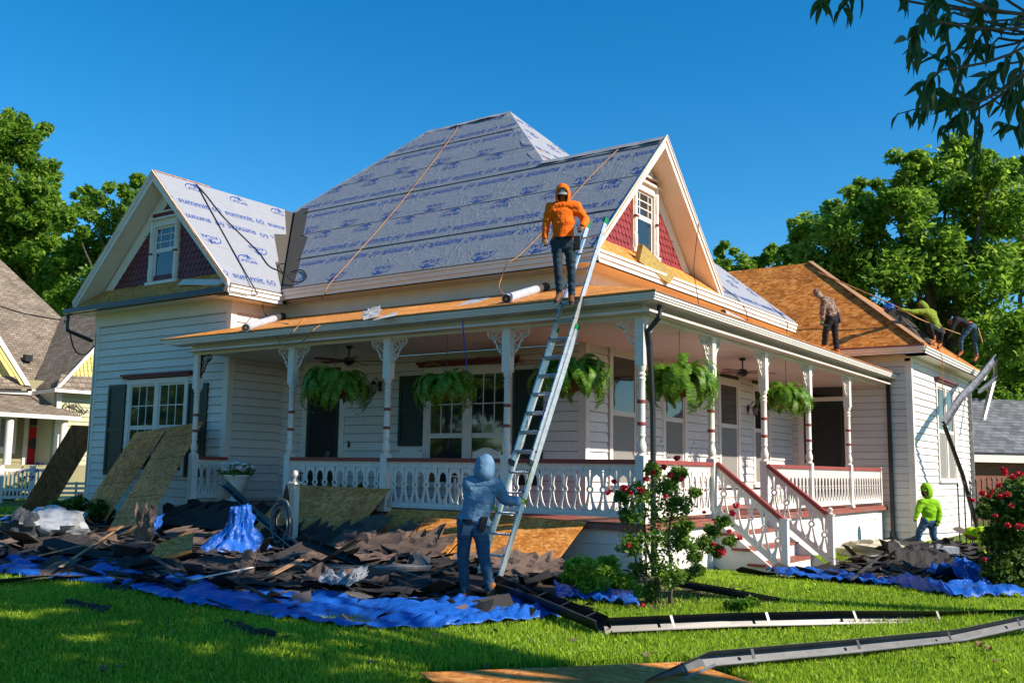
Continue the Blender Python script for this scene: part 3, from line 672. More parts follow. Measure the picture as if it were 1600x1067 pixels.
# course lap lines: raised lips, every other one coloured dark for its shadow line
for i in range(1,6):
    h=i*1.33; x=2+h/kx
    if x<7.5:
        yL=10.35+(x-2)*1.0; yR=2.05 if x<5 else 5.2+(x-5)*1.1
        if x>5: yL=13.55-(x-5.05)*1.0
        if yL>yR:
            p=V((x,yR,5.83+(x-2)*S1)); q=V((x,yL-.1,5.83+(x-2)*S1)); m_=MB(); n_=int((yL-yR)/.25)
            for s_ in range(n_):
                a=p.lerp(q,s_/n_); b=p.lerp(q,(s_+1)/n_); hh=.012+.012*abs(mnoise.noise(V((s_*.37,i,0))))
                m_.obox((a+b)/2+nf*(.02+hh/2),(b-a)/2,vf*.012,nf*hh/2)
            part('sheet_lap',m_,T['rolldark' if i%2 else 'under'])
# ------------------------------------------------------------------ gables
def gable(F,ac,zb,zap,half,over,win,mat):
    # wall triangle, rake boards, soffits, scale shingles, window; F wall plane, a coordinate along, over=overhang
    ax,v=F
    def pt(a,z,d): return V((v-d,a,z)) if ax=='x' else V((a,v-d,z))
    sl=(zap-zb)/half; nrm=pt(0,0,1)-pt(0,0,0)
    part('gable_wall',MB().prism([pt(ac-half+.1,zb-.1,0),pt(ac+half-.1,zb-.1,0),pt(ac,zap-.2,0)],-nrm*.1),T[mat])
    rb_=MB()
    for s in (1,-1):
        lo,hi=pt(ac+s*half,zb,over),pt(ac,zap,over); dn=V((0,0,-.24))
        rb_.prism([lo,hi,hi+dn,lo+dn*.8],-nrm*.035)     # barge board
        lo2,hi2=pt(ac+s*(half),zb,over+.03),pt(ac,zap,over+.03); rb_.prism([lo2+V((0,0,.02)),hi2+V((0,0,.02)),hi2+V((0,0,-.07)),lo2+V((0,0,-.07))],-nrm*.03)
        rb_.prism([lo2+V((0,0,.0))-nrm*.0+V((0,0,.045)),hi2+V((0,0,.045)),hi2+V((0,0,.022)),lo2+V((0,0,.022))],nrm*.02)
    part('barge_board',rb_,T['trim'])
    so_=MB()
    for s in (1,-1): so_.prism([pt(ac+s*half,zb-.2,over-.04),pt(ac,zap-.22,over-.04),pt(ac,zap-.22,0),pt(ac+s*half,zb-.2,0)],(0,0,.02))
    part('rake_soffit',so_,T['trim'])
    fb=MB(); wdt=.34
    for s in (1,-1):
        fb.prism([pt(ac+s*(half-.18),zb-.12,.035),pt(ac,zap-.24,.035),pt(ac,zap-.24-wdt*1.35,.035),pt(ac+s*(half-.18-wdt*1.0),zb-.12,.035)],-nrm*.03)
    part('rake_frieze',fb,T['trim'])
    # fish scale shingles: individually shaped, joined (only a few pixels each)
    scl=MB(); z=zb-.1; row=0; h=.155; wd=.155
    while z<zap-.9:
        half_w=(zap-.62-z)/sl; a=ac-half_w-(wd/2 if row%2 else 0)
        while a<ac+half_w+wd*.5:
            if abs(a+wd/2-ac)<half_w+.02 and not (win[0]-.0<a+wd/2<win[1] and win[2]<z<win[3]):
                pts=[(a+.006,z+h*1.25),(a+.006,z+.06),(a+.03,z+.022),(a+wd/2,z),(a+wd-.03,z+.022),(a+wd-.006,z+.06),(a+wd-.006,z+h*1.25)]
                tilt=.024+random.uniform(-.004,.004)
                vsx=[pt(p,q,.004+tilt*(1-(q-z)/(h*1.25))+.008) for p,q in pts]; scl.prism(vsx,-nrm*.01)
            a+=wd
        z+=h; row+=1
    part('scale_shingles',scl,T[mat],kind='stuff')
    # window with turned side columns
    a0,a1,z0,z1=win; wn_=window(F,a0,a1,z0,z1,1,(-1,0),(z0+z1)/2+.02,False,False,None,d=.05,cas=.17)
    for q in (a0+.075,a1-.075):
        colm=MB().lathe([(.045,0),(.06,.04),(.06,.3),(.045,.34),(.052,.38),(.052,.9),(.045,.94),(.055,.98),(.055,1.45),(.045,1.5),(.06,1.56),(.06,z1-z0-.1)],pt(q,z0+.03,.07),n=10)
        part('half_column',colm,T['trim'],wn_,smooth=True)
    [part('column_band',MB().wall(F,q,q+.13,z0+.72,z0+.76,.07,.135),T['maroon'],wn_) for q in (a0+.01,a1-.14)]
    part('window_pediment',MB().wall(F,a0-.02,a1+.02,z1+.0,z1+.05,0,.15).wall(F,a0+.05,a1-.05,z1+.17,z1+.21,0,.12),T['trim'],wn_)
    part('pediment_panel',MB().wall(F,a0+.05,a1-.05,z1+.05,z1+.17,0,.07),T[mat],wn_)
gable(FXl,13.8,5.75,8.83,3.12,.5,(13.22,14.38,6.12,7.72),'maroon')
gable(FYs,5.0,5.87,zg+.02,3.02,.55,(4.42,5.58,6.32,7.88),'scale')
# pent roofs in front of the gables
def pent(name,a0,a1,ax,e,zb,w_,zt,mat):
    if ax=='x': o,u,vv=V((e,a0,zb)),V((0,1,0)),V((w_,0,zt-zb))
    else: o,u,vv=V((a0,e,zb)),V((1,0,0)),V((0,w_,zt-zb))
    L=vv.length; vv=vv.normalized(); n=u.cross(vv).normalized(); n=n if n.z>0 else -n
    b=part('pent_roof',MB().prism([o+u*.05,o+u*(a1-a0-.05),o+u*(a1-a0-.58)+vv*L,o+u*.58+vv*L],-n*.02),T['bareboard'])
    panels('roof_panel',[(0,0),(a1-a0,0),(a1-a0-.55,L),(.55,L)],o,u,vv,n,mat,2.44,1.3,parent=b)
pent('pl',10.8,16.8,'x',.30,5.60,.60,6.14,T['osbnew']); pent('pr',2.02,8.02,'y',1.98,5.80,.58,6.30,T['osbnew'])
part('flashing_scrap',MB().obox(V((.52,11.8,5.86)),V((.05,.9,.10)),V((.08,0,.08)),V((-.004,0,.004))),T['trim'])
[part('rake_drip',MB().bar(V(a_),V(b_),.03,.02),T['osbnew']) for a_,b_ in (((.33,10.7,5.74),(.33,13.8,8.86)),((.38,13.8,8.87),(2.1,13.8,8.87)),((2.0,1.97,5.86),(5,1.97,zg+.03)))]
# downspouts
part('downspout',MB().tube([V((.05,-.30,4.22)),V((.02,-.30,4.02)),V((.0,-.12,3.82)),V((.06,-.12,3.6)),V((.16,-.12,2.5)),V((.16,-.12,1.0))],[(.05,.045)]*6,8).tube([V((.16,-.12,1.05)),V((.16,-.12,-.1))],.045,8),T['black'])
part('downspout',MB().box(XW-.12,-.27,.1,XW-.04,-.17,4.12),T['black']); part('downspout_boot',MB().lathe([(.20,0),(.17,.1),(.09,.16),(.08,.30)],(XW-.09,-.22,-.2),8),T['black'])
part('downspout',MB().box(XW2-.2,YW-.14,0,XW2-.1,YW-.05,4.6),T['gutter'])
part('downspout',MB().tube([V((.3,17.0,5.45)),V((.3,17.0,5.05)),V((.75,16.75,4.85)),V((.82,16.65,4.8))],.05,8),T['black'])
part('cable_clutter',MB().tube([V((.83,16.5,z_)) + V((0,.03*math.sin(z_*3),0)) for z_ in (1.,2,3,3.8,4.5,5.0)],.012,5),T['hosegrey'])
# ------------------------------------------------------------------ foliage
def leafcloud(pts,size,asp=.5,up=.35,fold=True):
    """one rhombic leaf at each point, random orientation; returns verts, faces"""
    pts=np.asarray(pts); n=len(pts); sz=(size*rng.uniform(.7,1.35,n))[:,None]
    nr=rng.normal(size=(n,3)); nr[:,2]=np.abs(nr[:,2])+up; nr/=np.linalg.norm(nr,axis=1)[:,None]
    a=rng.normal(size=(n,3)); a-=nr*(a*nr).sum(1)[:,None]; a/=np.linalg.norm(a,axis=1)[:,None]; b=np.cross(nr,a)
    v=np.stack([pts-a*sz,pts-b*sz*asp+nr*sz*.12,pts+a*sz-nr*sz*.2,pts+b*sz*asp+nr*sz*.12],1).reshape(-1,3)
    f=np.arange(n*4).reshape(-1,4); return v,f
def npmesh(name,v,f,mat):
    me=bpy.data.meshes.new(name); n=len(v); k=f.shape[1]
    me.vertices.add(n); me.vertices.foreach_set('co',np.asarray(v,dtype=np.float32).ravel()); me.loops.add(f.size); me.loops.foreach_set('vertex_index',f.astype(np.int32).ravel())
    me.polygons.add(len(f)); me.polygons.foreach_set('loop_start',np.arange(0,f.size,k,dtype=np.int32)); me.update(calc_edges=True); me.materials.append(mat); return me
def clump(c,r,n,shell=.55):
    d=rng.normal(size=(n,3)); d/=np.linalg.norm(d,axis=1)[:,None]; rad=(shell+(1-shell)*rng.random(n)**.7)[:,None]
    return np.array(c)+d*rad*np.array(r if hasattr(r,'__len__') else (r,r,r*.8))
def crownpts(blobs,per,sub=9,sr=.34):
    out=[]
    for (c,r) in blobs:
        nsub=max(4,int(sub*((r/2.)**1.6 if r>.75 else 1.))); d=clump(c,r*.82,nsub,.45)
        for q in d: out.append(clump(q,r*sr*rng.uniform(.7,1.25),int(per*rng.uniform(.6,1.3)),.35))
    return np.concatenate(out)
def limb(mb,p,q,r0,r1,wob=.06,n=6,k=7):
    p,q=V(p),V(q); L=(q-p).length; pts=[]
    for i in range(k): t=i/(k-1); o=V((mnoise.noise(p*3+V((t*2,0,0))),mnoise.noise(p*3+V((0,t*2,5))),0))*L*wob*math.sin(t*math.pi); pts.append(p.lerp(q,t)+o)
    mb.tube(pts,[r0+(r1-r0)*i/(k-1) for i in range(k)],n)
def tree(label,base,blobs,tr,leaf,size,per,mat='leafA',name='tree',limbs=1,cat='tree',group=None,**kw):
    t=thing(name,label,cat,base,0,group); b=V(base)
    m_=MB(); cen=V(tuple(sum(q[0][i] for q in blobs)/len(blobs) for i in range(3))); fork=b.lerp(V((b.x*.6+cen.x*.4,b.y*.6+cen.y*.4,cen.z)),.55)
    limb(m_,b-V((0,0,.3)),fork,tr,tr*.6,.04,9); m_.build('trunk',T['bark'],t,smooth=True)
    for i,(c,r) in enumerate(blobs):
        if limbs and i<14: q=MB(); limb(q,fork-V((0,0,tr*.5)),V(c),tr*.42,tr*.08,.12,6); q.build('limb',T['bark'],t,smooth=True)
    P_=crownpts(blobs,per,**kw); v,f=leafcloud(P_,size,.45); me=npmesh('crown',v-np.array(t.location),f,T[mat]); obj('crown',me,t,world=False,kind='stuff')
    return t
def blobsfrom(specs,depth,spread=2.):
    out=[]
    for (px,py,rpx,*dd) in specs:
        D=depth+(dd[0] if dd else random.uniform(-spread,spread)); p=at(px,py,D); out.append((tuple(p),rpx*D/CAMF))
    return out
# right-hand trees beyond the roof
tree('tallest broad green tree at the right behind the orange board roof',(at(1500,720,46).x,at(1500,720,46).y,-.2),blobsfrom([(1480,290,75),(1400,330,70),(1330,360,60),(1290,400,50),(1560,330,80),(1450,400,80),(1380,430,70),(1530,430,85),(1600,420,70),(1470,500,70),(1420,265,40),(1350,305,38),(1500,245,42),(1555,265,40),(1250,390,36,3),(1235,420,34,3),(1270,360,40,2),(1310,330,36,0),(1330,420,60,0),(1300,470,60,1),(1400,500,60),(1560,520,70),(1600,560,60)],46),.5,0,.17,90,'leafA',sub=30)
tree('lower dark tree at the right edge behind the grey roofed building',(at(1585,720,52).x,at(1585,720,52).y,-.2),blobsfrom([(1600,270,45),(1620,340,60),(1560,600,60),(1610,520,60),(1520,560,60),(1640,260,50),(1500,600,55),(1590,580,60)],53),.4,0,.19,80,'leafA',sub=26)
tree('small tree top showing above the ridge left of the orange board roof',(at(1175,720,60).x,at(1175,720,60).y,-.2),blobsfrom([(1130,395,22),(1150,420,30),(1185,410,24),(1120,425,26),(1215,400,26),(1240,430,34),(1200,440,34),(1150,450,30)],60,1),.3,0,.17,80,'leafA',sub=30)
# left-hand trees
tree('tall leafy tree at the left edge behind the brown shingled roof',(at(20,740,62).x,at(20,740,62).y,.3),blobsfrom([(20,215,48),(60,260,36),(5,290,55),(50,330,50),(20,390,60),(75,400,45),(-30,240,60),(60,205,22),(70,300,26),(40,440,50),(90,450,40),(70,350,44),(95,470,40),(0,180,24),(-20,350,50)],62),.5,0,.19,90,'leafA',sub=34)
tree('lighter tree between the left gable and the tall left tree',(at(170,740,56).x,at(170,740,56).y,.3),blobsfrom([(150,320,36),(190,300,26),(220,285,18),(120,350,38),(180,360,42),(130,400,46),(100,420,36),(205,340,34),(150,450,46),(200,410,40),(110,470,36),(160,490,40),(150,385,40),(215,315,28),(232,290,14),(130,300,20),(100,330,26),(185,455,40),(215,370,36)],56),.35,0,.17,75,'leafA',sub=26)
# trees standing on the right of the viewpoint; their shade falls across the lawn
def shade_tree(label,base,tests,n,R_,leafn,seed,tr=.35):
    random.seed(seed); bl=[]
    tr_=0
    while len(bl)<n and tr_<6000:
        tr_+=1; X=random.uniform(*tests[0]); Y=random.uniform(*tests[1]); y=random.uniform(*tests[2]); t=Y-y; x=X+.2*t; z=.73*t
        if not (z>4.2 and z<20): continue
        if lit(X,Y) or lit(X+.75,Y) or lit(X,Y-.7): continue
        bl.append(((x,y,z),random.uniform(*R_)))
    return bl
def lit(X,Y):
    if X>-2.3: return True
    if X>-4.7 and Y>4: return mnoise.noise(V((X*.8,Y*.8,2.3)))>-.12
    if X>-5.2 and Y<2.6: return mnoise.noise(V((X*.9,Y*.9,8.3)))>-.22
    if Y<-2.2 and X>-8.4 and X<-5: return False if (Y<-2.6 and mnoise.noise(V((X*1.2,Y*1.2,4)))>-.05 and X<-7.0) else True
    if Y<.6+.25*(X+5): return True if not (X<-7.2 and Y>-2.5) else False
    return mnoise.noise(V((X*.45,Y*.45,1.3)))>.30
bl1=shade_tree('',None,((-11,-.2),(-3.5,7),(-15,-10.5)),95,(.6,1.05),0,3)
bl2=shade_tree('',None,((-8,-2),(5,15),(-14,-9)),70,(.7,1.1),0,5)
random.seed(11)
ST=tree('large shade tree right of the viewpoint whose long leaflets hang into the top right corner',(-5.5,-13.5,0),bl1,.35,0,.13,26,'leafC',name='shade_tree',sub=14)
tree('second shade tree out on the right of the lawn',(1.2,-15,-.1),bl2,.35,0,.17,24,'leafC',name='shade_tree',sub=14)
# trees over the street behind the viewpoint (mirrored in the window panes)
for i,(x,y,h) in enumerate(((-30,22,9),(-34,36,10),(-30,50,10),(-34,64,11),(-32,80,11))):
    random.seed(50+i); tree(('leafy street tree behind the viewpoint, %s'%('far left','left of the middle','middle','right of the middle','far right')[4-i]),(x,y,0),[((x+random.gauss(0,3),y+random.gauss(0,4),h*random.uniform(.15,1)),random.uniform(2.4,3.6)) for _ in range(16)],.35,0,.35,30,'leafA',name='street_tree',sub=12)
# overhanging leaflets
def leaflet_mesh(L=.13,w=.045):
    m_=MB(); n=6; vs=[]
    for i in range(n+1):
        t=i/n; ww=w*math.sin(math.pi*min(1,t*1.0)**.75)*(1-.25*t); y=.02*math.sin(t*2.2); z=-.03*t*t
        vs+=[(t*L,y-ww/2,z+ww*.25),(t*L,y,z),(t*L,y+ww/2,z+ww*.25)]
    fs=[]
    for i in range(n):
        a=3*i; fs+=[(a,a+1,a+4,a+3),(a+1,a+2,a+5,a+4)]
    m_.add(vs,fs); return m_.mesh('leaflet',T['leafC'])
lfm=[leaflet_mesh(),leaflet_mesh(.105,.038),leaflet_mesh(.15,.05)]
sprigs=[((1620,28),(1500,38),(1435,30),9),((1540,45),(1500,110),(1485,160),8),((1500,75),(1470,95),(1418,62),8),((1600,60),(1560,110),(1505,150),10),((1575,100),(1530,140),(1500,190),8),((1600,90),(1585,150),(1600,190),8),((1530,160),(1480,150),(1440,125),9),((1520,175),(1470,160),(1405,178),10),((1530,170),(1530,200),(1520,262),9),((1510,170),(1490,185),(1470,205),7),((1350,-30),(1330,-5),(1315,15),6),((1300,-30),(1290,-5),(1284,6),4),((1420,-30),(1410,-12),(1412,0),5),((1470,-20),(1465,0),(1440,25),7),((1560,-10),(1535,5),(1530,20),6),((1620,0),(1600,20),(1590,25),6),((1560,40),(1525,45),(1515,15),6),((1620,150),(1590,130),(1570,150),7),((1450,30),(1430,45),(1420,85),7),((1570,170),(1545,150),(1545,110),7),((1470,110),(1455,125),(1440,150),6),((1560,60),(1545,75),(1520,60),6),((1600,180),(1590,200),(1560,190),5),((1490,20),(1475,30),(1480,75),7)]
lb=MB(); limb(lb,V((-5.6,-13.3,5.5)),at(1680,20,5.6),.09,.03,.05,7); lb.build('limb',T['bark'],ST,smooth=True)
for k,(a,b,c,n) in enumerate(sprigs):
    D=5.8+random.uniform(-.6,.7); A=[at(*a,D),at(*b,D),at(c[0],c[1],D+random.uniform(-.2,.2))]
    pts=[A[0].lerp(A[1],t/5) if t<=5 else A[1].lerp(A[2],(t-5)/5) for t in range(11)]
    tw=MB().tube(pts,[.007-.0004*i for i in range(11)],5).build('twig',T['bark'],ST)
    if k in (0,3,5): pass
    else: MB().tube([at(1680,20,5.6).lerp(pts[0],t/6)+V((0,0,-.08*math.sin(t/6*math.pi))) for t in range(7)],.008,5).build('twig',T['bark'],ST)
    for i in range(n+5):
        t=.12+.88*i/(n+4); u=t*10; j=min(9,int(u)); p=pts[j].lerp(pts[j+1],u-j); dr=(pts[j+1]-pts[j]).normalized()
        side=CR if i%2 else -CR; d=(dr*.6+side*.55+V((0,0,-.85+random.uniform(-.3,.3)))+CD*random.uniform(-.5,.5)).normalized()
        q=d.to_track_quat('X','Z').to_euler(); q.rotate_axis('X',random.uniform(-1.2,1.2))
        obj('leaflet',lfm[(i+k)%3],ST,loc=p,rot=q,scale=random.uniform(.8,1.3))
# ------------------------------------------------------------------ grass
def lawn_blades():
    n=430000; D=6.2+ (rng.random(n)**1.5)*22; px=rng.uniform(-60,1660,n); lat=(px-800)/CAMF
    f2=np.array([math.cos(CAMYAW),math.sin(CAMYAW)]); r2=np.array([f2[1],-f2[0]])
    x=CC.x+D*f2[0]+lat*D*r2[0]; y=CC.y+D*f2[1]+lat*D*r2[1]
    keep=np.ones(n,bool)
    keep&=~((x>-.1)&(y>-.1)&(y<17)); keep&=~((x>14.2)&(x<22.4)&(y>-.9))
    # not through the heaps of debris nor the loose boards
    heapL=(x>-5.6-.1*np.sin(y))&(y>-.6)&(y<13)&(x<0.2); keep&=~(heapL&(rng.random(n)>.02))
    heapR=(x>1.8)&(x<13)&(y<-1.2)&(y>-5.4-.18*(x-1))&(x-1.2>-.6*(y+1.2)*0); keep&=~(heapR&(y>-4.3+.25*(x-1)*0)&(rng.random(n)>.03))
    bed=(x>-3.4)&(x<-.3)&(y>-1.9)&(y<0); fb=((x+7.69)*.5-(y+2.03)*.9); keep&=~(bed&(rng.random(n)>.25))
    pA=G(655,1050); pB=G(1075,1033); pC=G(720,1090); uu=np.array([pB.x-pA.x,pB.y-pA.y]); vv=np.array([pC.x-pA.x,pC.y-pA.y]); det=uu[0]*vv[1]-uu[1]*vv[0]; a_=((x-pA.x)*vv[1]-(y-pA.y)*vv[0])/det; b_=(uu[0]*(y-pA.y)-uu[1]*(x-pA.x))/det; keep&=~((a_>0)&(a_<1)&(b_>-.0)&(b_<1.2))
    x,y,D=x[keep],y[keep],D[keep]; n=len(x)
    ntz=np.array([0.0]*n); ntz=.30*np.clip((y-10)/9,0,1)**2-.2*np.clip((x-.5)/3.5,0,1)*(1-np.clip((y-2)/7,0,1))
    patch=np.sin(x*1.7+np.sin(y*2.1))*np.sin(y*1.3+1.2*np.sin(x*.9))
    h=(.055+.028*rng.random(n)+.014*patch)*(1+.4*(rng.random(n)<.04)); w=.0022+D*.00032
    th=rng.uniform(0,2*np.pi,n); lean=rng.normal(0,.45,n); lx=np.cos(th)*h*lean; ly=np.sin(th)*h*lean; ph=rng.uniform(0,2*np.pi,n); wx=np.cos(ph)*w; wy=np.sin(ph)*w
    b=np.stack([x,y,ntz-.005],1); m=b+np.stack([lx*.35,ly*.35,h*.6],1); t=b+np.stack([lx,ly,h*np.clip(1-.25*np.abs(lean),.5,1)],1); W_=np.stack([wx,wy,0*wx],1)
    v=np.stack([b-W_,b+W_,m+W_*.8,t,m-W_*.8],1).reshape(-1,3); f=(np.arange(n)*5)[:,None]+np.array([[0,1,2,3,4]]); return npmesh('grass',v,f,T['grass'])
gr=obj('grass',lawn_blades(),kind='stuff'); gr['label']='short green lawn grass around the house and heaps'; gr['category']='grass'
# ------------------------------------------------------------------ debris
def hL(x,y): return gz(x,y)+.04+.14*ss(-6.4,-3.8,x)*(1-ss(-2.2,-.6,x)*.25)*ss(-.6,3.2,y)*(1+.6*mnoise.noise(V((x*.7,y*.7,0))))
def hR(x,y): return gz(x,y)+.03+.16*ss(-5.2,-3.4,y)*ss(.5,2.5,x)*(1-ss(-2.6,-1.2,y)*.9)*(1+.6*mnoise.noise(V((x*.6,y*.6,9))))
def piece_mesh(i):
    r=random.Random(i); L=r.uniform(.22,.6); W=r.uniform(.14,.32); nu,nv=4,2; bend=r.uniform(-.12,.16); tw=r.uniform(-.1,.1); t=.004
    top=[]; jag=[[r.uniform(-.03,.03) for _ in range(2)] for _ in range((nu+1)*(nv+1))]
    for j in range(nv+1):
        for k in range(nu+1):
            x=(k/nu-.5)*L+jag[j*(nu+1)+k][0]*L*1.2; y=(j/nv-.5)*W+jag[j*(nu+1)+k][1]*W*1.5; z=bend*((k/nu-.5)*2)**2*L-bend*.3*L+tw*(k/nu-.5)*(j/nv-.5)
            top.append((x,y,z))
    n=len(top); vs=top+[(a,b,c-t) for a,b,c in top]; fs=[]
    q=lambda j,k:j*(nu+1)+k
    for j in range(nv):
        for k in range(nu): fs+=[(q(j,k),q(j,k+1),q(j+1,k+1),q(j+1,k)),(n+q(j,k),n+q(j+1,k),n+q(j+1,k+1),n+q(j,k+1))]
    for k in range(nu): fs+=[(q(0,k),n+q(0,k),n+q(0,k+1),q(0,k+1)),(q(nv,k),q(nv,k+1),n+q(nv,k+1),n+q(nv,k))]
    for j in range(nv): fs+=[(q(j,0),q(j+1,0),n+q(j+1,0),n+q(j,0)),(q(j,nu),n+q(j,nu),n+q(j+1,nu),q(j+1,nu))]
    return vs,fs
PM=[piece_mesh(i) for i in range(26)]
mats=['felt1','felt2','felt1','felt1','felt3','felt1']
pmesh=[]
for i,(v,f) in enumerate(PM):
    me=bpy.data.meshes.new('roof_shingle_scrap'); me.from_pydata(v,[],f); me.materials.append(T[mats[i%6]]); pmesh.append(me)
def front_edge(y):   # world x of the front of the left heap
    pts=[(-1.6,-4.6),(-.9,-5.5),(-.2,-5.9),(1,-6.15),(3,-6.3),(4.5,-6.2),(6.5,-6.35),(9,-5.7),(12,-4.),(14,-2.)]
    for (a,b),(c,d) in zip(pts,pts[1:]):
        if y<=c: return b+(d-b)*(max(y,a)-a)/(c-a)
    return -1.5
def randL():
    while True:
        y=random.uniform(-1.3,14); x=random.uniform(-6.5,-.2)
        if x>front_edge(y)+(0 if random.random()<.75 else -.35) and not(abs(x+4.3)<.75 and abs(y-.1)<.62) and not(abs(x+2.6)<.7 and abs(y-1.2)<.55) and not(y<.3 and x>-3.6) and not (x>-1.4 and y<5.3 and random.random()<.8): return x,y
def randR():
    while True:
        x=random.uniform(1.6,12.5); y=random.uniform(-5.6,-.4)
        if not (x<5.6 and y>-1.5) and y<-1.2+(x-5)*.12 and y>-2.6-(x-1.3)*.8: return x,y
def bulk(name,rnd,hf,n,label,sc0=.3,sc1=1.25,tilt=.2,cat='debris'):
    m_=MB()
    for i in range(n):
        x,y=rnd(); v,f=PM[random.randrange(26)]; k=random.uniform(sc0,sc1); e=Matrix.Rotation(random.uniform(0,6.3),3,'Z')@Matrix.Rotation(random.gauss(0,tilt),3,'X')@Matrix.Rotation(random.gauss(0,tilt),3,'Y')
        c=V((x,y,hf(x,y)+random.uniform(-.05,.02))); st=random.choice((1,1,1,1.6,2.6)); m_.add([c+e@(V((q[0]*st,q[1]/st**.7,q[2]))*k) for q in v],f,random.choice((0,1,2,0,0,0)))
    o=m_.build(name,[T['felt1'],T['felt2'],T['felt3']],kind='stuff'); o['label']=label; o['category']=cat; return o
bulk('shingle_debris',randL,hL,2000,'heap of torn off dark shingles and felt in front of the porch')
bulk('shingle_debris',randR,hR,700,'heap of torn off shingles and felt right of the porch stair')
def rubble_base(name,hf,x0,x1,y0,y1,inside_,label):
    m_=MB(); st_=.28; idx={}
    nx_=int((x1-x0)/st_); ny_=int((y1-y0)/st_)
    vs=[]; 
    for j in range(ny_+1):
        for i in range(nx_+1):
            x=x0+i*st_; y=y0+j*st_; vs.append((x,y,hf(x,y)-.04 if inside_(x,y) else gz(x,y)-.05))
    m_.add(vs,[(j*(nx_+1)+i,j*(nx_+1)+i+1,(j+1)*(nx_+1)+i+1,(j+1)*(nx_+1)+i) for j in range(ny_) for i in range(nx_) if inside_(x0+i*st_,y0+j*st_)])
    o=m_.build(name,T['felt1'],kind='stuff'); o['label']=label; o['category']='debris'
rubble_base('felt_layer',hL,-6.2,-.1,-1.2,14,lambda x,y:x>front_edge(y)+.3 and not(y<.3 and x>-3.8),'black felt layer lying under the shingle heap before the porch')
rubble_base('felt_layer',hR,1.8,12.6,-5.4,-.5,lambda x,y:not (x<5.8 and y>-1.6) and y<-1.2+(x-5)*.12 and y>-2.4-(x-1.6)*.7,'black felt layer lying under the shingle heap right of the stair')
def scatter(rnd,hf,n,label,group,k0,k1,tilt=.28):
    for i in range(n):
        x,y=rnd(); mi_=random.randrange(26); k=random.uniform(k0,k1); o=obj('roof_shingle_scrap',pmesh[mi_],loc=(x,y,hf(x,y)+random.uniform(.0,.07)),rot=(random.gauss(0,tilt),random.gauss(0,tilt),random.uniform(0,6.3)),scale=(k*random.choice((1,1,1.3,1.9)),k*random.uniform(.6,1),k),group=group)
        tone=('black','brown','dark','black','grey','black')[mi_%6]; sz='large' if k>(k0+k1)/2 else 'small'
        if x<0:
            lm=('behind the shrub','before the ladder foot','left of the man in blue','before the hose post','beside the draped blue tarp','below the white planter','below the tall leaning boards','below the dark board')[min(7,max(0,int((y+1.2)/1.9)))]
            dp='at the front edge' if x<-4.6 else ('in the middle' if x<-2.4 else 'at the back')
        else:
            lm=('beside the stair posts','left of the plastic sheet','before the man in green','near the rose bush')[min(3,max(0,int((x-1.6)/2.6)))]; dp='at the front edge' if y<-3.4 else 'at the back'
        o['label']='%s %s shingle scrap %s of heap %s'%(sz,tone,dp,lm); o['category']='shingle scrap'
scatter(randL,hL,200,'torn dark roof shingle scrap lying loose on the heap in front of the porch','shingle scraps on the heap before the porch',.8,1.9,.15)
scatter(randR,hR,75,'torn dark roof shingle scrap lying loose on the heap right of the stair','shingle scraps on the heap right of the stair',.9,2.2,.2)
# big torn felt sheets draped over the lower boards and standing at the porch foot
def feltsheet(label,p0,u,v,nu=9,nv=5,amp=.08,mat='felt1',seed=0,jag=.35,name='felt_sheet',cat='roofing felt',th=.006):
    p0,u,v=V(p0),V(u),V(v); n=u.cross(v).normalized(); r=random.Random(seed); top=[1+r.uniform(-jag,jag*.4) for _ in range(nu*2+1)]
    def fn(a,b):
        k=top[int(round(a*nu*2))%(nu*2+1)]; b2=b*(1+(k-1)*b)
        return p0+u*a+v*b2+n*(amp*mnoise.noise(V((a*3+seed,b*3,seed)))+amp*.5*mnoise.noise(V((a*9+seed,b*9,seed))))
    m_=MB().grid(fn,nu*2,nv*2); o=m_.build(name,T[mat],smooth=False); o['label']=label; o['category']=cat
    md=o.modifiers.new('t','SOLIDIFY'); md.thickness=th; return o
feltsheet('black felt with torn upper edge covering the lower half of the upright board sheet',(-1.45,7.4,.15),(0,-2.6,0),(.55,0,.45),seed=3,amp=.14,nu=11,jag=.55)
feltsheet('dark brown felt sheet torn in tatters over the middle board sheet',(-1.75,5.2,.2),(.1,-2.4,0),(1.0,.05,.48),seed=5,mat='felt2',nu=9,amp=.12,jag=.5)
feltsheet('brown felt sheet with pointed edge at the foot of the right board sheet',(-2.1,2.35,.05),(.55,-1.7,0),(.75,.1,.35),seed=8,mat='felt2',nu=8,amp=.1,jag=.4)
feltsheet('black felt heap slumped under the open porch bay by the white planter',(-1.0,11.3,.35),(.15,-3.0,0),(.75,0,.45),seed=9,nu=9,amp=.2)
feltsheet('black felt sheet hanging down over the porch edge below the rocking chair',(-.25,11.0,.2),(0,-2.6,0),(.1,0,.68),seed=12,nu=8,amp=.08,jag=.15)
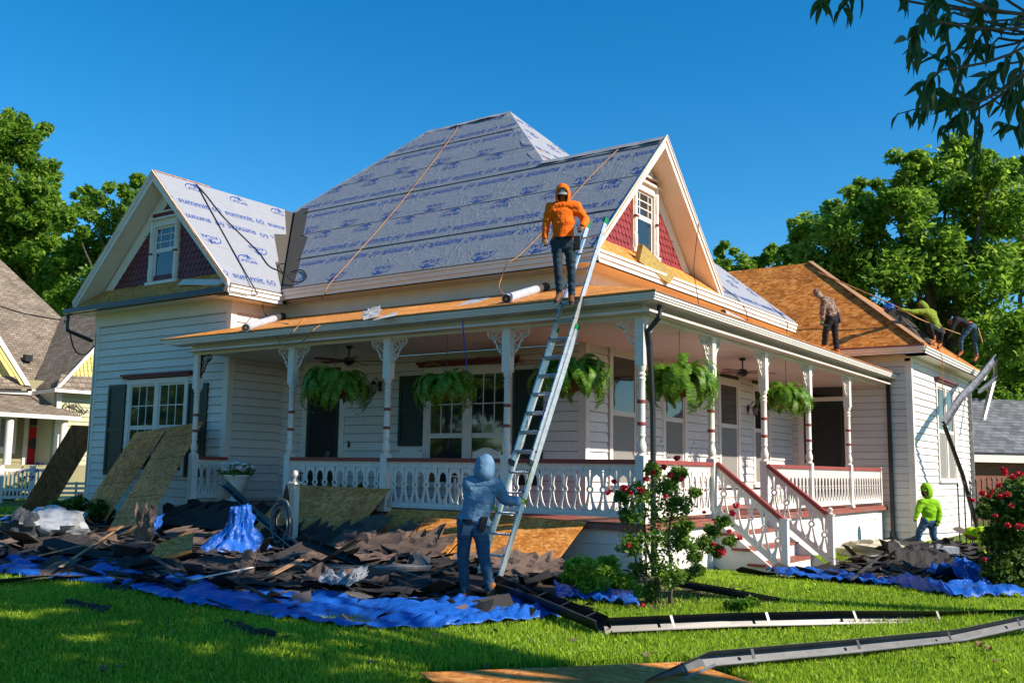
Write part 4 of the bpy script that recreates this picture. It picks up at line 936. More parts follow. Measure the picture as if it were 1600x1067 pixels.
for i,(x_,y_,du,dv,w2,dz,sd,mt,lb_) in enumerate(((-5.2,5.0,1.3,-.7,.9,.12,51,'felt1','large flat black felt sheet on the front of heap below the hose post'),(-4.6,7.6,-.4,-1.6,.9,.2,52,'felt1','large black felt sheet on heap before the draped blue tarp'),(-5.5,3.2,.5,-1.4,.8,.1,53,'felt1','wide black felt sheet at the front edge left of the man in blue'),(-3.4,4.2,.3,-1.5,.9,.2,54,'felt2','brown felt sheet lying across the middle of heap'),(-4.4,10.0,.4,-1.6,.8,.15,55,'felt1','black felt sheet at the front of heap below the leaning boards'),(-5.0,1.6,.4,-1.1,.6,.06,56,'felt1','black felt sheet under the feet of the man in blue'),(-2.6,9.0,.4,-1.8,.8,.22,57,'felt2','brown felt sheet behind the yellow board fragment'),(-5.6,6.3,.3,-1.0,.5,.1,58,'felt1','narrow black felt sheet over the long blue tarp'))):
    feltsheet(lb_,(x_,y_,hL(x_,y_)+.05),(du*.3,dv,0),(w2,.1,dz*.6),seed=sd,mat=mt,amp=.07,jag=.3,nu=10,nv=6)
feltsheet('curled brown felt strip beside the man in blue',(-5.3,1.9,.2),(.75,-.75,.0),(.45,.35,.1),seed=13,mat='felt2',amp=.12,jag=.2)
feltsheet('tan torn felt piece standing up by the blue tarp scrap',tuple(G(208,855,.1)),(.1,-.45,.0),(.05,.05,.75),seed=15,mat='felt2',amp=.12,jag=.3,nu=4)
feltsheet('large curled black felt sheet in the middle of the right heap',(3.2,-3.2,.1),(1.2,-.6,0),(.45,.55,.35),seed=21,amp=.15,jag=.2)
feltsheet('wide black felt sheet at the right end of the right heap',(5.2,-4.6,.1),(2.2,-.5,0),(.4,.8,.25),seed=22,amp=.15,jag=.2,mat='felt2')
feltsheet('thin black felt strip fallen on the lawn at the far left',tuple(G(95,945,.03)),tuple(G(165,955,.04)-G(95,945,.03)),(.12,.06,.05),seed=31,amp=.05,nu=5,jag=.2)
feltsheet('thin black felt strip on the lawn in front of the blue tarp',tuple(G(345,975,.03)),tuple(G(425,1000,.04)-G(345,975,.03)),(.10,.05,.05),seed=32,amp=.05,nu=5,jag=.2)
feltsheet('grey blue curled underlayment scrap in the middle of the heap',tuple(G(495,905,.3)),tuple(G(545,912,.3)-G(495,905,.3)),(.3,.15,.05),seed=33,amp=.12,nu=5,jag=.1,mat='under')
feltsheet('grey blue folded underlayment scrap right of the curled one',tuple(G(545,915,.3)),tuple(G(575,898,.33)-G(545,915,.3)),(.25,.25,.1),seed=34,amp=.12,nu=5,jag=.1,mat='under')
feltsheet('brown felt offcut leaning upright in front of the porch corner',tuple(G(370,895,.2)),(.1,-.2,0),(.1,0,.3),seed=35,amp=.05,nu=3,jag=.2,mat='felt2')
m_=MB()
for i in range(90):
    q=G(random.uniform(0,1600),random.uniform(940,1060),0)
    if q.x>-1.5 or front_edge(q.y)<q.x+.2 and q.y>-1: continue
    v,f=PM[random.randrange(26)]; k=random.uniform(.06,.2); e=Matrix.Rotation(random.uniform(0,6.3),3,'Z')@Matrix.Rotation(random.gauss(0,.5),3,'X'); m_.add([V((q.x,q.y,.05))+e@(V(a)*k) for a in v],f)
o=m_.build('lawn_litter',T['felt2'],kind='stuff'); o['label']='tiny roofing crumbs scattered over the lawn'; o['category']='litter'
# ------------------------------------------------------------------ tarps
def tarp(label,path,w,amp=.07,nu=70,nv=10,hf=gz,seed=0,lift=.03,z0=0):
    path=[V((p[0],p[1],0)) for p in path]; Ls=[0]
    for a,b in zip(path,path[1:]): Ls.append(Ls[-1]+(b-a).length)
    def pos(s):
        s*=Ls[-1]
        for i in range(len(path)-1):
            if s<=Ls[i+1]+1e-6: return path[i].lerp(path[i+1],(s-Ls[i])/(Ls[i+1]-Ls[i]))
        return path[-1]
    w=V(w)
    def fn(a,b):
        p=pos(a)+w*b; e=.10*mnoise.noise(V((a*Ls[-1]*1.6,seed,0)))+.05*mnoise.noise(V((a*Ls[-1]*5,seed,3)))
        p=p+w.normalized()*e*(1-b); L=Ls[-1]
        z=amp*(.5+mnoise.noise(V((a*L*1.3+b*2,b*2.0+seed,0))))*min(1,b*5+.12)+amp*1.3*(1-abs(mnoise.noise(V((a*L*2.2+b*3,b*2.5,seed))))*2.)**2*.22+amp*.9*abs(mnoise.noise(V((a*L*5-b*4,b*5,seed))))+amp*.3*abs(mnoise.noise(V((a*L*11,b*11,seed))))
        return V((p.x,p.y,hf(p.x,p.y)+lift+z+z0))
    o=MB().grid(fn,nu,nv).build('blue_tarp',T['tarp'],smooth=True); o['label']=label; o['category']='tarp'
    md=o.modifiers.new('t','SOLIDIFY'); md.thickness=.006; return o
tarp('long wrinkled blue tarp along the front edge of the shingle heap on the lawn',[(-6.35,8.2),(-6.45,6.4),(-6.15,4.4),(-6.6,2.4),(-6.75,.7),(-6.6,-.4),(-6.0,-1.0)],(1.5,.2,0),.085,220,26,seed=1)
tarp('crumpled end of blue tarp behind the boots of the man in blue',[(-6.0,-.9),(-5.2,-1.35),(-4.5,-1.45)],(1.0,1.15,0),.085,90,30,seed=2)
tarp('blue tarp along the front edge of the right shingle heap',[tuple(G(1214,914,-.12)),tuple(G(1300,925,-.15)),tuple(G(1400,940,-.18)),tuple(G(1500,962,-.18)),tuple(G(1620,960,-.18))],(1.0,.55,0),.12,90,12,seed=4)
tarp('small blue tarp corner by the round green shrub',[tuple(G(870,940)),tuple(G(1000,955))],(.7,.5,0),.12,24,8,seed=6)
tarp('blue tarp corner in the grass at the left edge behind the foil bag',[tuple(G(-20,825,.15)),tuple(G(50,812,.15))],(1.8,.9,0),.1,24,8,seed=7)
tarp('crumpled blue tarp piece below the red rose bush',[tuple(G(1535,925,-.1)),tuple(G(1600,915,-.1))],(.8,1.0,0),.3,24,10,seed=8)
def drape(label,c,r,h,seed,rt=.22,mat='tarp',name='blue_tarp',cat='tarp',n=56):
    c=V(c)
    def fn(a,b):
        a=a%1.0; th=a*2*math.pi; rr=rt+(r-rt)*b**1.3; rr*=1+(.20*mnoise.noise(V((math.cos(th)*3,math.sin(th)*3,seed)))+.16*mnoise.noise(V((math.cos(th)*7,math.sin(th)*7,seed+b))))*(.3+b*1.6)
        k_=.10*mnoise.noise(V((rr*math.cos(th)*5,rr*math.sin(th)*5,seed+b*4)))+.05*mnoise.noise(V((math.cos(th)*11,math.sin(th)*11,b*14))); return c+V(((rr+k_)*math.cos(th)+.10*(1-b),(rr+k_)*math.sin(th)-.12*(1-b),h*(1-b**.9)+k_*(1.1-b)))
    m_=MB().grid(fn,n,14); m_.add([fn(i/n,0)+V((0,0,.002)) for i in range(n)],[tuple(range(n))]); o=m_.build(name,T[mat],smooth=True,label=label,cat=cat)
    md=o.modifiers.new('t','SOLIDIFY'); md.thickness=.005; return o
cdr=G(362,868,.1); drape('blue tarp draped like a tent over a stump in front of the porch',cdr,.60,.80,2.,.13)
c2=G(225,850,.1); drape('small blue tarp scrap bunched up at the foot of the leaning boards',c2,.25,.5,5.,.12)
# clear plastic, foil, insulation
T['foil']=plain('silver_plastic',(.55,.56,.58),.2,.6,.3,nscale=6,amt=.5,bump=.6); T['clear']=plain('pale_plastic',(.72,.64,.45),.3,.5,nscale=7,amt=.4,bump=.6); T['wool']=plain('mineral_wool',(.42,.30,.10),.95,.1,nscale=18,amt=.4,bump=1.)
def lump(name,label,cat,c,r,mat,seed,amp=.3,fr=2.2,dark=None):
    m_=MB().sphere((0,0,0),r,28,18); m_.v=[tuple(V(v)*(1+amp*mnoise.noise(V(v)*fr/max(r)*1+V((seed,0,0)))+amp*.5*mnoise.noise(V(v)*fr*3/max(r)+V((seed,0,0))))) for v in m_.v]
    return m_.build(name,T[mat],smooth=True,loc=c,label=label,cat=cat)
p=G(78,842,.2); lump('foil_bag','crumpled silver foil bag lying at the far left of the heap','bag',(p.x,p.y,.42),(.55,.75,.34),'foil',1,.4,3)
p=G(35,845,.2); lump('black_bag','crumpled black plastic bag left of the silver foil bag','bag',(p.x,p.y,.42),(.3,.4,.3),'rubber',2,.4,3)
p=G(1370,868,-.15); lump('plastic_sheet','pale yellowish clear plastic sheet bunched up right of the stair','plastic sheet',(p.x,p.y,-.05),(.55,.75,.22),'clear',4,.5,3)
p=G(1485,858,-.15); lump('plastic_sheet','thin white plastic sheet trailing by the feet of the man in bright green','plastic sheet',(p.x,p.y,-.12),(.4,1.0,.10),'foil',7,.4,3)
# yellow board fragment on the heap
def board(name,label,cat,TL,TR,BL,t=.012,mat='osb',lines=0):
    TL,TR,BL=V(TL),V(TR),V(BL); u=TR-TL; v=BL-TL; n=u.cross(v).normalized()
    if n.dot(CC-TL)<0: n=-n
    th=thing(name,label,cat,(BL+BL+u)/2) if lines else None
    m_=MB().prism([TL,TR,TR+v,BL],-n*t)
    if not lines: return m_.build(name,T[mat],label=label,cat=cat)
    m_.build('panel',T[mat],th)
    for k in range(lines):
        a=(k+.7+random.uniform(-.12,.12))/(lines+.4); s=TL+v*a; MB().bar(s+n*.001+u*.0,s+u+n*.001,.009,.003,n).build('chalk_line',T['rolldark'],th)
    return th
def rough_board(name,label,cat,pts,mat,t=.02):
    pts=[V(p) for p in pts]; n=(pts[1]-pts[0]).cross(pts[2]-pts[1]).normalized(); n=n if n.z>0 else -n
    return MB().prism(pts,-n*t).build(name,T[mat],label=label,cat=cat)
rough_board('board_fragment','bright yellow broken board fragment on the heap below the planter','board',[G(x,y,z) for x,y,z in ((235,868,.25),(245,850,.40),(290,832,.55),(303,830,.58),(300,862,.35),(262,874,.22))],'osbnew')
# leaning sheets
tl,tr=P(211,676,0,.55),P(262,667,0,.55); board('osb_sheet','left of two tall tan board sheets leaning on the left wing window','board sheet',tl,tr,G(113,822,.1),mat='osb',lines=6)
tl,tr=P(263.5,667,0,.50),P(317,659,0,.50); board('osb_sheet','right greyer one of two tall board sheets leaning on the left wing window','board sheet',tl,tr,G(161,840,.08),mat='osb',lines=5)
D0=dep((1.2,17.2,1.5)); board('osb_sheet','dark brown board sheet leaning at the far left corner of the house','board sheet',at(112,664,D0),at(158,666,D0+.8),at(22,812,D0-1.0),mat='osbdark',lines=1)
board('osb_sheet','tan board sheet standing against the porch behind the hose reel post','board sheet',(-.14,7.75,1.24),(-.14,5.12,1.22),(-1.25,8.0,.05),mat='osb')
board('osb_sheet','middle low board sheet leaning under the porch railing behind the man in blue','board sheet',(-.16,5.05,.86),(-.16,2.95,.86),(-1.45,5.05,.03),mat='osbnew')
board('osb_sheet','right low board sheet leaning under the porch railing behind the ladder','board sheet',(-.16,2.9,.86),(-.16,.90,.80),(-1.45,2.9,.03),mat='osbnew')
board('osb_sheet','board sheet lying flat on the grass at the bottom edge','board sheet',G(655,1050,.085),G(1075,1033,.085),G(720,1090,.085),mat='osbnew')
for i,yy in enumerate((7.2,6.7,6.2,5.7)): pass
# sticks and strips in the heap
for lab,a,b,w_,mt in (('long pale wooden lath lying across the left heap',(95,885,.2),(190,838,.4),.05,'bareboard'),('light blue painted strip propped at the leaning boards',(113,826,.3),(150,803,.6),.06,'trim'),('white trim strip lying at the left edge of the heap',(20,830,.25),(40,812,.3),.08,'trim'),('thin green edged strip leaning on the low board sheet',(672,872,.15),(705,830,.5),.025,'green'),('pale lath on the ground behind the shrub',(1010,925,.05),(1100,922,.05),.03,'gutterdark')):
    MB().bar(G(*a[:2],a[2]),G(*b[:2],a[2])+V((0,0,b[2]-a[2])),w_,.015).build('wood_strip',T[mt],label=lab,cat='strip')
for lab,a,b,w_,mt in (('long thin white strip lying across the front of heap',(300,905,.22),(395,893,.28),.035,'trim'),('grey metal drip strip left of the man in blue',(600,885,.26),(700,905,.2),.04,'guttermid'),('short raw board in front of the hose post',(420,900,.24),(470,885,.34),.08,'bareboard'),('thin pale lath near the foil bag',(60,868,.28),(160,852,.36),.035,'bareboard'),('dark batten sticking up from the right heap',(1330,905,.1),(1385,880,.3),.05,'rolldark'),('white strip lying on the right heap by the stair post',(1262,888,.02),(1330,893,.05),.06,'trim')):
    MB().bar(G(*a[:2],a[2]),G(*b[:2],a[2])+V((0,0,b[2]-a[2])),w_,.012).build('wood_strip',T[mt],label=lab,cat='strip')
# ------------------------------------------------------------------ gutters on the ground and hanging
def channel(mb,pts,w,h,up,t=.004,mi=0,lip=True,twist=None):
    pts=[V(p) for p in pts]; prof=[(-w/2,h),(-w/2,0),(w/2*.75,0),(w/2,h*.55),(w/2,h),(w/2-.02,h)]; rows=[]
    for i,p in enumerate(pts):
        d=(pts[min(i+1,len(pts)-1)]-pts[max(i-1,0)]).normalized(); U=V(up[i] if hasattr(up[0],'__len__') else up); s=d.cross(U).normalized(); U=s.cross(d).normalized()
        rows.append([p+s*a+U*b for a,b in prof]+[p+s*a*(1-2*t/w)+U*(b+t) for a,b in prof[::-1]])
    k=len(rows[0]); vs=[q for r in rows for q in r]; fs=[(i*k+j,i*k+(j+1)%k,(i+1)*k+(j+1)%k,(i+1)*k+j) for i in range(len(rows)-1) for j in range(k)]
    mb.add(vs,fs,mi); mb.add(rows[0],[tuple(range(k))],mi); mb.add(rows[-1],[tuple(range(k))],mi)
def gutter(label,pts,up,w=.13,h=.10,mat='gutter',straps=5):
    th=thing('gutter',label,'gutter',pts[0]); m_=MB(); channel(m_,pts,w,h,up); m_.build('trough',T[mat],th)
    L=[V(p) for p in pts]; U=V(up if not hasattr(up[0],'__len__') else up[0])
    for i in range(straps):
        t=(i+.6)/straps*(len(L)-1); j=min(len(L)-2,int(t)); p=L[j].lerp(L[j+1],t-j); d=(L[j+1]-L[j]).normalized(); s=d.cross(U).normalized(); u=s.cross(d)
        MB().bar(p-s*w/2+u*h,p+s*w/2+u*h*.95,.03,.005,u).build('strap',T['gutterdark'],th)
    return th
a,b,c=G(770,918,.12),G(945,985,.07),G(1620,968,-.05)
gutter('long dark gutter running from the ladder foot to the bend in the grass',[a,a.lerp(b,.5)+V((0,0,.03)),b],(-.4,.0,1),.15,.12,'gutterdark')
gutter('brown gutter lying on its side across the lawn to the right edge',[b,b.lerp(c,.25)+V((.05,0,.02)),b.lerp(c,.5)+V((-.05,0,.03)),b.lerp(c,.75),c],(-.85,-.35,.5),.15,.13,'gutterdark')
a,b,c=G(1012,1078,.03),G(1100,1036,.10),G(1620,988,.03)
gutter('long silvery gutter lying over the flat board in the right foreground',[a,b,b.lerp(c,.35),b.lerp(c,.7),c+V((0,0,.1))],((-.8,-.5,.35),(-.8,-.5,.4),(-.8,-.5,.45),(-.8,-.4,.5),(-.8,-.4,.5)),.12,.11,'guttermid')
gutter('dark gutter length leaning from the planter down to the heap',[P(352,755,0,-.9),P(405,805,0,-1.2),P(470,858,0,-1.9)],(-1,0,.4),.14,.11,'gutterdark',3)
gutter('black gutter length lying in the dark felt under the tan board',[G(480,850,.45),G(560,882,.22)],(-.7,0,.7),.13,.1,'gutterdark',2)
gutter('short bent gutter piece on top of the heap left of the man in blue',[G(455,888,.22),G(560,893,.24),G(668,890,.24),G(648,868,.34)],(-.3,-.3,1),.09,.07,'alu',0)
gutter('dark gutter length behind the rose shrub in the bed',[G(1055,915,.08),G(1140,930,.05),G(1215,945,0)],(0,0,1),.12,.08,'gutterdark',1)
# torn gutter hanging from the right wing eave
q=[P(1552,560,1,-1.9),P(1520,600,1,-1.7),P(1497,622,1,-1.55),P(1471,662,1,-1.5)]
hg=gutter('bent gutter hanging down from the right wing eave in front of the window',[q[0],q[1],q[2],q[3]],(0,-.9,.4),.2,.14,'gutter',2)
m_=MB(); channel(m_,[q[3],P(1500,740,1,-1.6),P(1528,842,1,-1.9)],.14,.10,(.3,-.9,.3)); m_.build('lower_length',T['gutterdark'],hg)
m_=MB(); channel(m_,[P(1552,560,1,-1.9),P(1553,590,1,-1.8),P(1528,612,1,-1.6)],.12,.1,(.3,-.9,.3)); channel(m_,[P(1553,585,1,-1.7),P(1535,655,1,-1.5)],.14,.1,(1,-.4,.1)); m_.build('torn_end',T['gutter'],hg)
# ------------------------------------------------------------------ extension ladder
La,Lb=V((-2.2,1.13,.06)),V((-.5,.78,4.2)); Ld=(Lb-La)/(Lb-La).z; Ls_=V((.09,.44,0)); Ln=Ld.cross(Ls_).normalized(); Ln=Ln if Ln.x<0 else -Ln
LD=thing('extension_ladder','tall silver aluminium extension ladder leaning from the ground to the porch roof','ladder',La)
def rail_(p,q,m=None):
    a,b=V(p),V(q); return a,b
def lp(z,s,n=0): return La+Ld*z+Ls_*s+Ln*n
for s in (0,1):
    MB().bar(lp(0,s),lp(3.78,s),.028,.085,Ln).build('base_rail',T['alu'],LD); MB().bar(lp(1.62,s*.90+.05,.07),lp(5.62,s*.90+.05,.07),.028,.08,Ln).build('fly_rail',T['alu'],LD)
    MB().obox(lp(0,s)-V((0,0,.0)),Ls_.normalized()*.03,V((.05,0,0)),V((0,0,.035))).build('foot',T['rubber'],LD)
    MB().bar(lp(5.60,s*.90+.05,.07),lp(5.70,s*.90+.05,.07),.034,.088,Ln).build('green_cap',plain('green_plastic',(.0,.22,.07),.4),LD)
    MB().bar(lp(1.58,s*.90+.05,.07),lp(1.66,s*.90+.05,.07),.034,.088,Ln).build('green_cap',T['green'],LD)
    MB().bar(lp(3.76,s),lp(3.84,s),.034,.09,Ln).build('green_cap',bpy.data.materials['green_plastic'],LD)
for k in range(12): MB().tube([lp(.30+k*.30,0),lp(.30+k*.30,1)],.017,8).build('rung',T['alu'],LD)
for k in range(13): MB().tube([lp(1.8+k*.30,.05,.07),lp(1.8+k*.30,.95,.07)],.017,8).build('rung',T['alu'],LD)
bo=MB()
for k in range(13):
    for s in (.05,.95): bo.lathe([(.016,0),(.016,.012),(.006,.016)],lp(1.8+k*.3,s-.035 if s<.5 else s+.0,.115),8,Ln)
for k in range(6):
    for s in (0,1): bo.lathe([(.016,0),(.016,.012),(.006,.016)],lp(.3+k*.3,s,.045),8,Ln)
bo.build('rung_end',T['gutterdark'],LD,kind='stuff')
T['yellow']=plain('yellow_label',(.75,.62,.02),.5); T['bluelabel']=plain('blue_label',(.03,.08,.5),.5)
MB().bar(lp(1.30,-.0,.044),lp(1.58,-.0,.044),.022,.004,Ln).build('yellow_label',T['yellow'],LD); MB().bar(lp(2.25,.05,.112),lp(2.55,.05,.112),.022,.004,Ln).build('blue_label',T['bluelabel'],LD)
for k in (1.33,1.52): MB().bar(lp(k,-.0,.047),lp(k+.03,-.0,.047),.018,.004,Ln).build('label_mark',T['black'],LD)
MB().tube([lp(2.3,.92,.05),lp(2.1,.85,.0),lp(1.9,.9,-.02),lp(1.7,.98,0)],.006,5).build('ladder_rope',T['hosegrey'],LD)
# ------------------------------------------------------------------ hanging ferns
def frond_mesh(L,seed,curl=1.):
    r=random.Random(seed); m_=MB(); n=20; pts=[]; a=r.uniform(.7,1.1); x=z=0
    for i in range(n+1): pts.append(V((x,0,z))); a-=(.11+.10*curl*(i/n)); x+=math.cos(a)*L/n; z+=math.sin(a)*L/n
    m_.tube(pts[::2],[.003]*len(pts[::2]),4)
    for i in range(1,n+1):
        w=.072*math.sin(math.pi*min(.98,(i+1.2)/(n+2)))**.8; d=(pts[i]-pts[i-1]).normalized()
        for s in (-1,1):
            for h in (0,.5):
                p=pts[i-1].lerp(pts[i],h); q=p+V((d.x*.3*w,s*w,-.15*w+r.uniform(-.01,.01))); e=d*.0105; m_.add([p-e,q-e*.5,q+e*.9+V((0,0,.004)),p+e],[(0,1,2,3)])
    return m_.mesh('frond',T['fern'])
FR=[frond_mesh(.72,1,1.1),frond_mesh(.85,2,1.4),frond_mesh(.6,3,.8),frond_mesh(1.0,4,1.6),frond_mesh(.55,5,.5)]
bkm=MB().lathe([(.03,0),(.12,.03),(.18,.09),(.21,.17),(.215,.20),(.19,.20)],(0,0,0),16).mesh('basket',plain('coco_basket',(.17,.075,.025),.9,nscale=20,amt=.5,bump=.8),smooth=True)
def fern(label,c,sc0=1.,n=135,top=4.07,chain=False):
    c=V(c); t=thing('hanging_fern',label,'hanging plant',c,0,'hanging ferns along the porch'); obj('basket',bkm,t,world=False,scale=sc0)
    ch=MB()
    for k in range(3):
        a=k*2.09+.4; ch.tube([V((.2*sc0*math.cos(a),.2*sc0*math.sin(a),.2)),V((0,0,.55*sc0))],.005,4)
    ch.tube([V((0,0,.55*sc0)),V((0,0,top-c.z))],.006,5); ch.build('hanger',T['black'],t,world=False)
    random.seed(int(abs(c.x*31+c.y*77)*10))
    for k in range(n):
        a=k*2.39996+random.uniform(-.3,.3); r0=.16*math.sqrt((k+.5)/n); up=random.uniform(-.35,.35)+.8*(1-k/n)-.25
        obj('frond',FR[(0,1,0,2,3,1,4)[k%7]],t,world=False,loc=(r0*math.cos(a)*sc0,r0*math.sin(a)*sc0,(.2+.06*(1-k/n))*sc0),rot=(random.uniform(-.5,.5),-up,a),scale=sc0*random.uniform(.75,1.05))
FK=0
for lab,px,py,ax,val,s_ in (('hanging fern furthest left in front of the dark screen door',522,622,0,-.05,1.05),('hanging fern in front of the double porch window',697,622,0,-.05,.95),('large hanging fern right behind the ladder',893,610,0,-.0,1.0),('large hanging fern right of the black corner downspout',1062,618,1,.05,1.15),('smaller hanging fern above the stair rails',1229,637,1,.05,1.0)):
    p=P(px,py,ax,val); fern(lab,p+V((0,0,-.04)),s_*(1.12,1.05,1.1,1.0,1.0)[FK]); FK+=1
# ------------------------------------------------------------------ porch furniture
def fan(label,c,rot,n=5):
    t=thing('ceiling_fan',label,'ceiling fan',c,rot); MB().lathe([(.07,0),(.07,-.04),(.02,-.06),(.015,-.22),(.10,-.25),(.12,-.33),(.08,-.37),(.03,-.40)][::-1],(0,0,0),14).build('motor',T['black'],t,world=False,smooth=True)
    for k in range(n):
        a=k*2*math.pi/n; d=V((math.cos(a),math.sin(a),0)); s=V((-d.y,d.x,0)); MB().obox(d*.45+V((0,0,-.30)),d*.32,s*.065+V((0,0,.012)),V((0,0,.005))).build('blade',T['maroon'],t,world=False)
        MB().bar(d*.1+V((0,0,-.31)),d*.2+V((0,0,-.305)),.03,.01).build('blade_iron',T['black'],t,world=False)
p=P(546,541,2,4.07); fan('dark ceiling fan over the front porch by the left fern',p,.3); fan('dark ceiling fan over the side porch above the wall lantern',P(1160,560,2,4.07),.5); fan('dark ceiling fan partly hidden behind the ladder and bracket',P(800,540,2,4.07),.1)
def lantern(label,c,nrm):
    n=V(nrm); t=thing('wall_lantern',label,'wall lantern',c); s=V((0,0,1))
    MB().obox((0,0,0),n*.012,V((-n.y,n.x,0))*.045,s*.11).build('back_plate',T['black'],t,world=False)
    MB().tube([n*.01,n*.07+s*.10,n*.14+s*.19,n*.20+s*.17,n*.21+s*.10],.011,6).tube([n*.02-s*.04,n*.08+s*.04,n*.12+s*.05],.008,6).build('scroll_arm',T['black'],t,world=False,smooth=True)
    MB().lathe([(.01,.12),(.03,.10),(.085,.04),(.09,.02)][::-1],n*.21,6).lathe([(.02,-.20),(.05,-.17),(.055,-.16)],n*.21,6).lathe([(.0,-.26),(.02,-.22),(.02,-.20)],n*.21,6).build('lantern_cap',T['black'],t,world=False)
    g=MB()
    for k in range(6): a=k*math.pi/3+.52; g.bar(n*.21+V((.05*math.cos(a),.05*math.sin(a),-.17)),n*.21+V((.085*math.cos(a),.085*math.sin(a),.03)),.008,.008)
    g.build('lantern_bars',T['black'],t,world=False); MB().lathe([(.045,-.16),(.078,.02)],n*.21,6).build('lantern_glass',T['screen'],t,world=False)
lantern('black wall lantern left of the dark shutter by the front door',(2.51,7.9,3.42),(-1,0,0)); lantern('black wall lantern behind the ladder and fern',(2.51,3.15,3.35),(-1,0,0)); lantern('black wall lantern between the side porch windows',(10.85,2.51,3.28),(0,-1,0))
m_=MB().lathe([(.0,0),(.16,0),(.16,.02),(.0,.02)],(0,0,0),16,(-1,0,0)); m_.build('wall_medallion',T['black'],loc=(2.5,8.3,3.3),label='round black iron ornament on the wall by the front door',cat='ornament')
def rocker(label,c,rz,mat,w=.62,h=1.15):
    t=thing('rocking_chair',label,'rocking chair',c,rz)
    for s in (-1,1):
        MB().tube([V((.45*math.sin(a),s*w/2,.30-.30*math.cos(a)+.0)) for a in np.linspace(-1.1,1.1,9)],.018,6).build('rocker',T[mat],t,world=False)
        MB().bar(V((.22,s*w/2,.03)),V((.24,s*w/2,.62)),.04,.04,(1,0,0)).build('leg',T[mat],t,world=False); MB().bar(V((-.22,s*w/2,.03)),V((-.36,s*w/2,h)),.04,.04,(1,0,0)).build('back_post',T[mat],t,world=False)
        MB().bar(V((-.30,s*w/2,.64)),V((.30,s*w/2,.66)),.07,.025).build('armrest',T[mat],t,world=False)
    for k in range(7): MB().bar(V((.25-k*.08,-w/2,.42-k*.008)),V((.25-k*.08,w/2,.42-k*.008)),.06,.018).build('seat_slat',T[mat],t,world=False)
    if mat=='trim':
        top=[V((-.36,y,h-.02+.10*math.cos(y/w*math.pi))) for y in np.linspace(-w/2,w/2,9)]+[V((-.345,y,h-.16)) for y in np.linspace(w/2,-w/2,5)]
        MB().prism(top,(.02,0,0)).build('top_rail',T[mat],t,world=False)
        for k in range(8): y=-w/2+.07+k*(w-.14)/7; MB().bar(V((-.25,y,.42)),V((-.335,y,h-.14)),.035,.012,(1,0,0)).build('back_slat',T[mat],t,world=False)
    else:
        for k in range(5): MB().bar(V((-.24-.03*k,-w/2,.52+k*.14)),V((-.24-.03*k,w/2,.52+k*.14)),.012,.06).build('back_slat',T[mat],t,world=False)
rocker('white slatted rocking chair left behind the railing under the double window',(1.5,6.4,FZ),math.pi,'trim'); rocker('white slatted rocking chair right behind the railing under the double window',(1.5,4.4,FZ),math.pi,'trim')
rocker('dark ladder back rocking chair in the open bay left of the hose post',(1.3,8.75,FZ),2.3,'black')
# swing bench on chains
t=thing('porch_swing','white slatted porch swing bench hanging on chains at the porch corner','porch swing',(4.2,1.35,1.25))
for s in (-1,1):
    MB().bar(V((s*.75,-.25,0)),V((s*.75,.28,0)),.04,.06).build('side_rail',T['trim'],t,world=False); MB().bar(V((s*.75,.24,0)),V((s*.75,.38,.58)),.04,.04,(1,0,0)).build('back_post',T['trim'],t,world=False); MB().bar(V((s*.75,-.25,.28)),V((s*.75,.3,.30)),.06,.025).build('armrest',T['trim'],t,world=False)
    cm=MB()
    for (a,b) in ((V((s*.75,-.25,.02)),V((s*.75,0,1.0))),(V((s*.75,.3,.3)),V((s*.75,0,1.0))),(V((s*.75,0,1.0)),V((s*.75,0,2.8)))):
        L=(b-a).length; n=int(L/.045)
        for k in range(n):
            p=a.lerp(b,k/n); q=a.lerp(b,(k+1.15)/n); cm.bar(p,q,.016 if k%2 else .005,.005 if k%2 else .016)
    cm.build('chain',T['hosegrey'],t,world=False)
MB().bar(V((-.75,.38,.58)),V((.75,.38,.58)),.04,.09).build('top_rail',T['trim'],t,world=False)
for k in range(17): x=-.68+k*.085; MB().bar(V((x,.24,.04)),V((x,.37,.55)),.045,.012,(1,0,0)).build('back_slat',T['trim'],t,world=False)
for k in range(5): MB().bar(V((-.75,-.22+k*.1,.03)),V((.75,-.22+k*.1,.03)),.08,.018).build('seat_slat',T['trim'],t,world=False)
# planter
t=thing('urn_planter','white urn planter full of white flowers at the left porch bay','planter',(.45,10.15,FZ)); MB().lathe([(.20,0),(.20,.05),(.10,.10),(.08,.16),(.17,.26),(.25,.42),(.27,.52),(.31,.56),(.31,.60),(.26,.60)],(0,0,0),20).build('urn',T['trim'],t,world=False,smooth=True)
v,f=leafcloud(clump((0,0,.68),(.42,.42,.16),420,.2),.05,.5); obj('foliage',npmesh('foliage',v,f,T['myrtle']),t,world=False,kind='stuff')
v,f=leafcloud(clump((0,0,.76),(.42,.42,.14),260,.6),.042,.9); obj('flowers',npmesh('flowers',v,f,T['whitefl']),t,world=False,kind='stuff')
for i,(yy,xx) in enumerate(((7.35,.5),(6.9,.5),(6.45,.5),(5.95,.5))):
    t=thing('potted_plant',('leftmost','second from the left','second from the right','rightmost')[i]+' small dark pot plant in the row behind the porch balusters','potted plant',(xx,yy,FZ),0,'small pot plants behind the balusters'); MB().lathe([(.09,0),(.13,.2),(.14,.22),(.12,.22)],(0,0,0),12).build('pot',T['ceil'],t,world=False); v,f=leafcloud(clump((0,0,.34),(.16,.16,.16),120,.2),.05,.5); obj('foliage',npmesh('foliage',v,f,T['myrtle']),t,world=False,kind='stuff')
MB().box(2.50,8.78,2.05,2.53,8.84,2.2).build('door_bell',T['black'],label='small black door bell box beside the front door frame',cat='door bell')
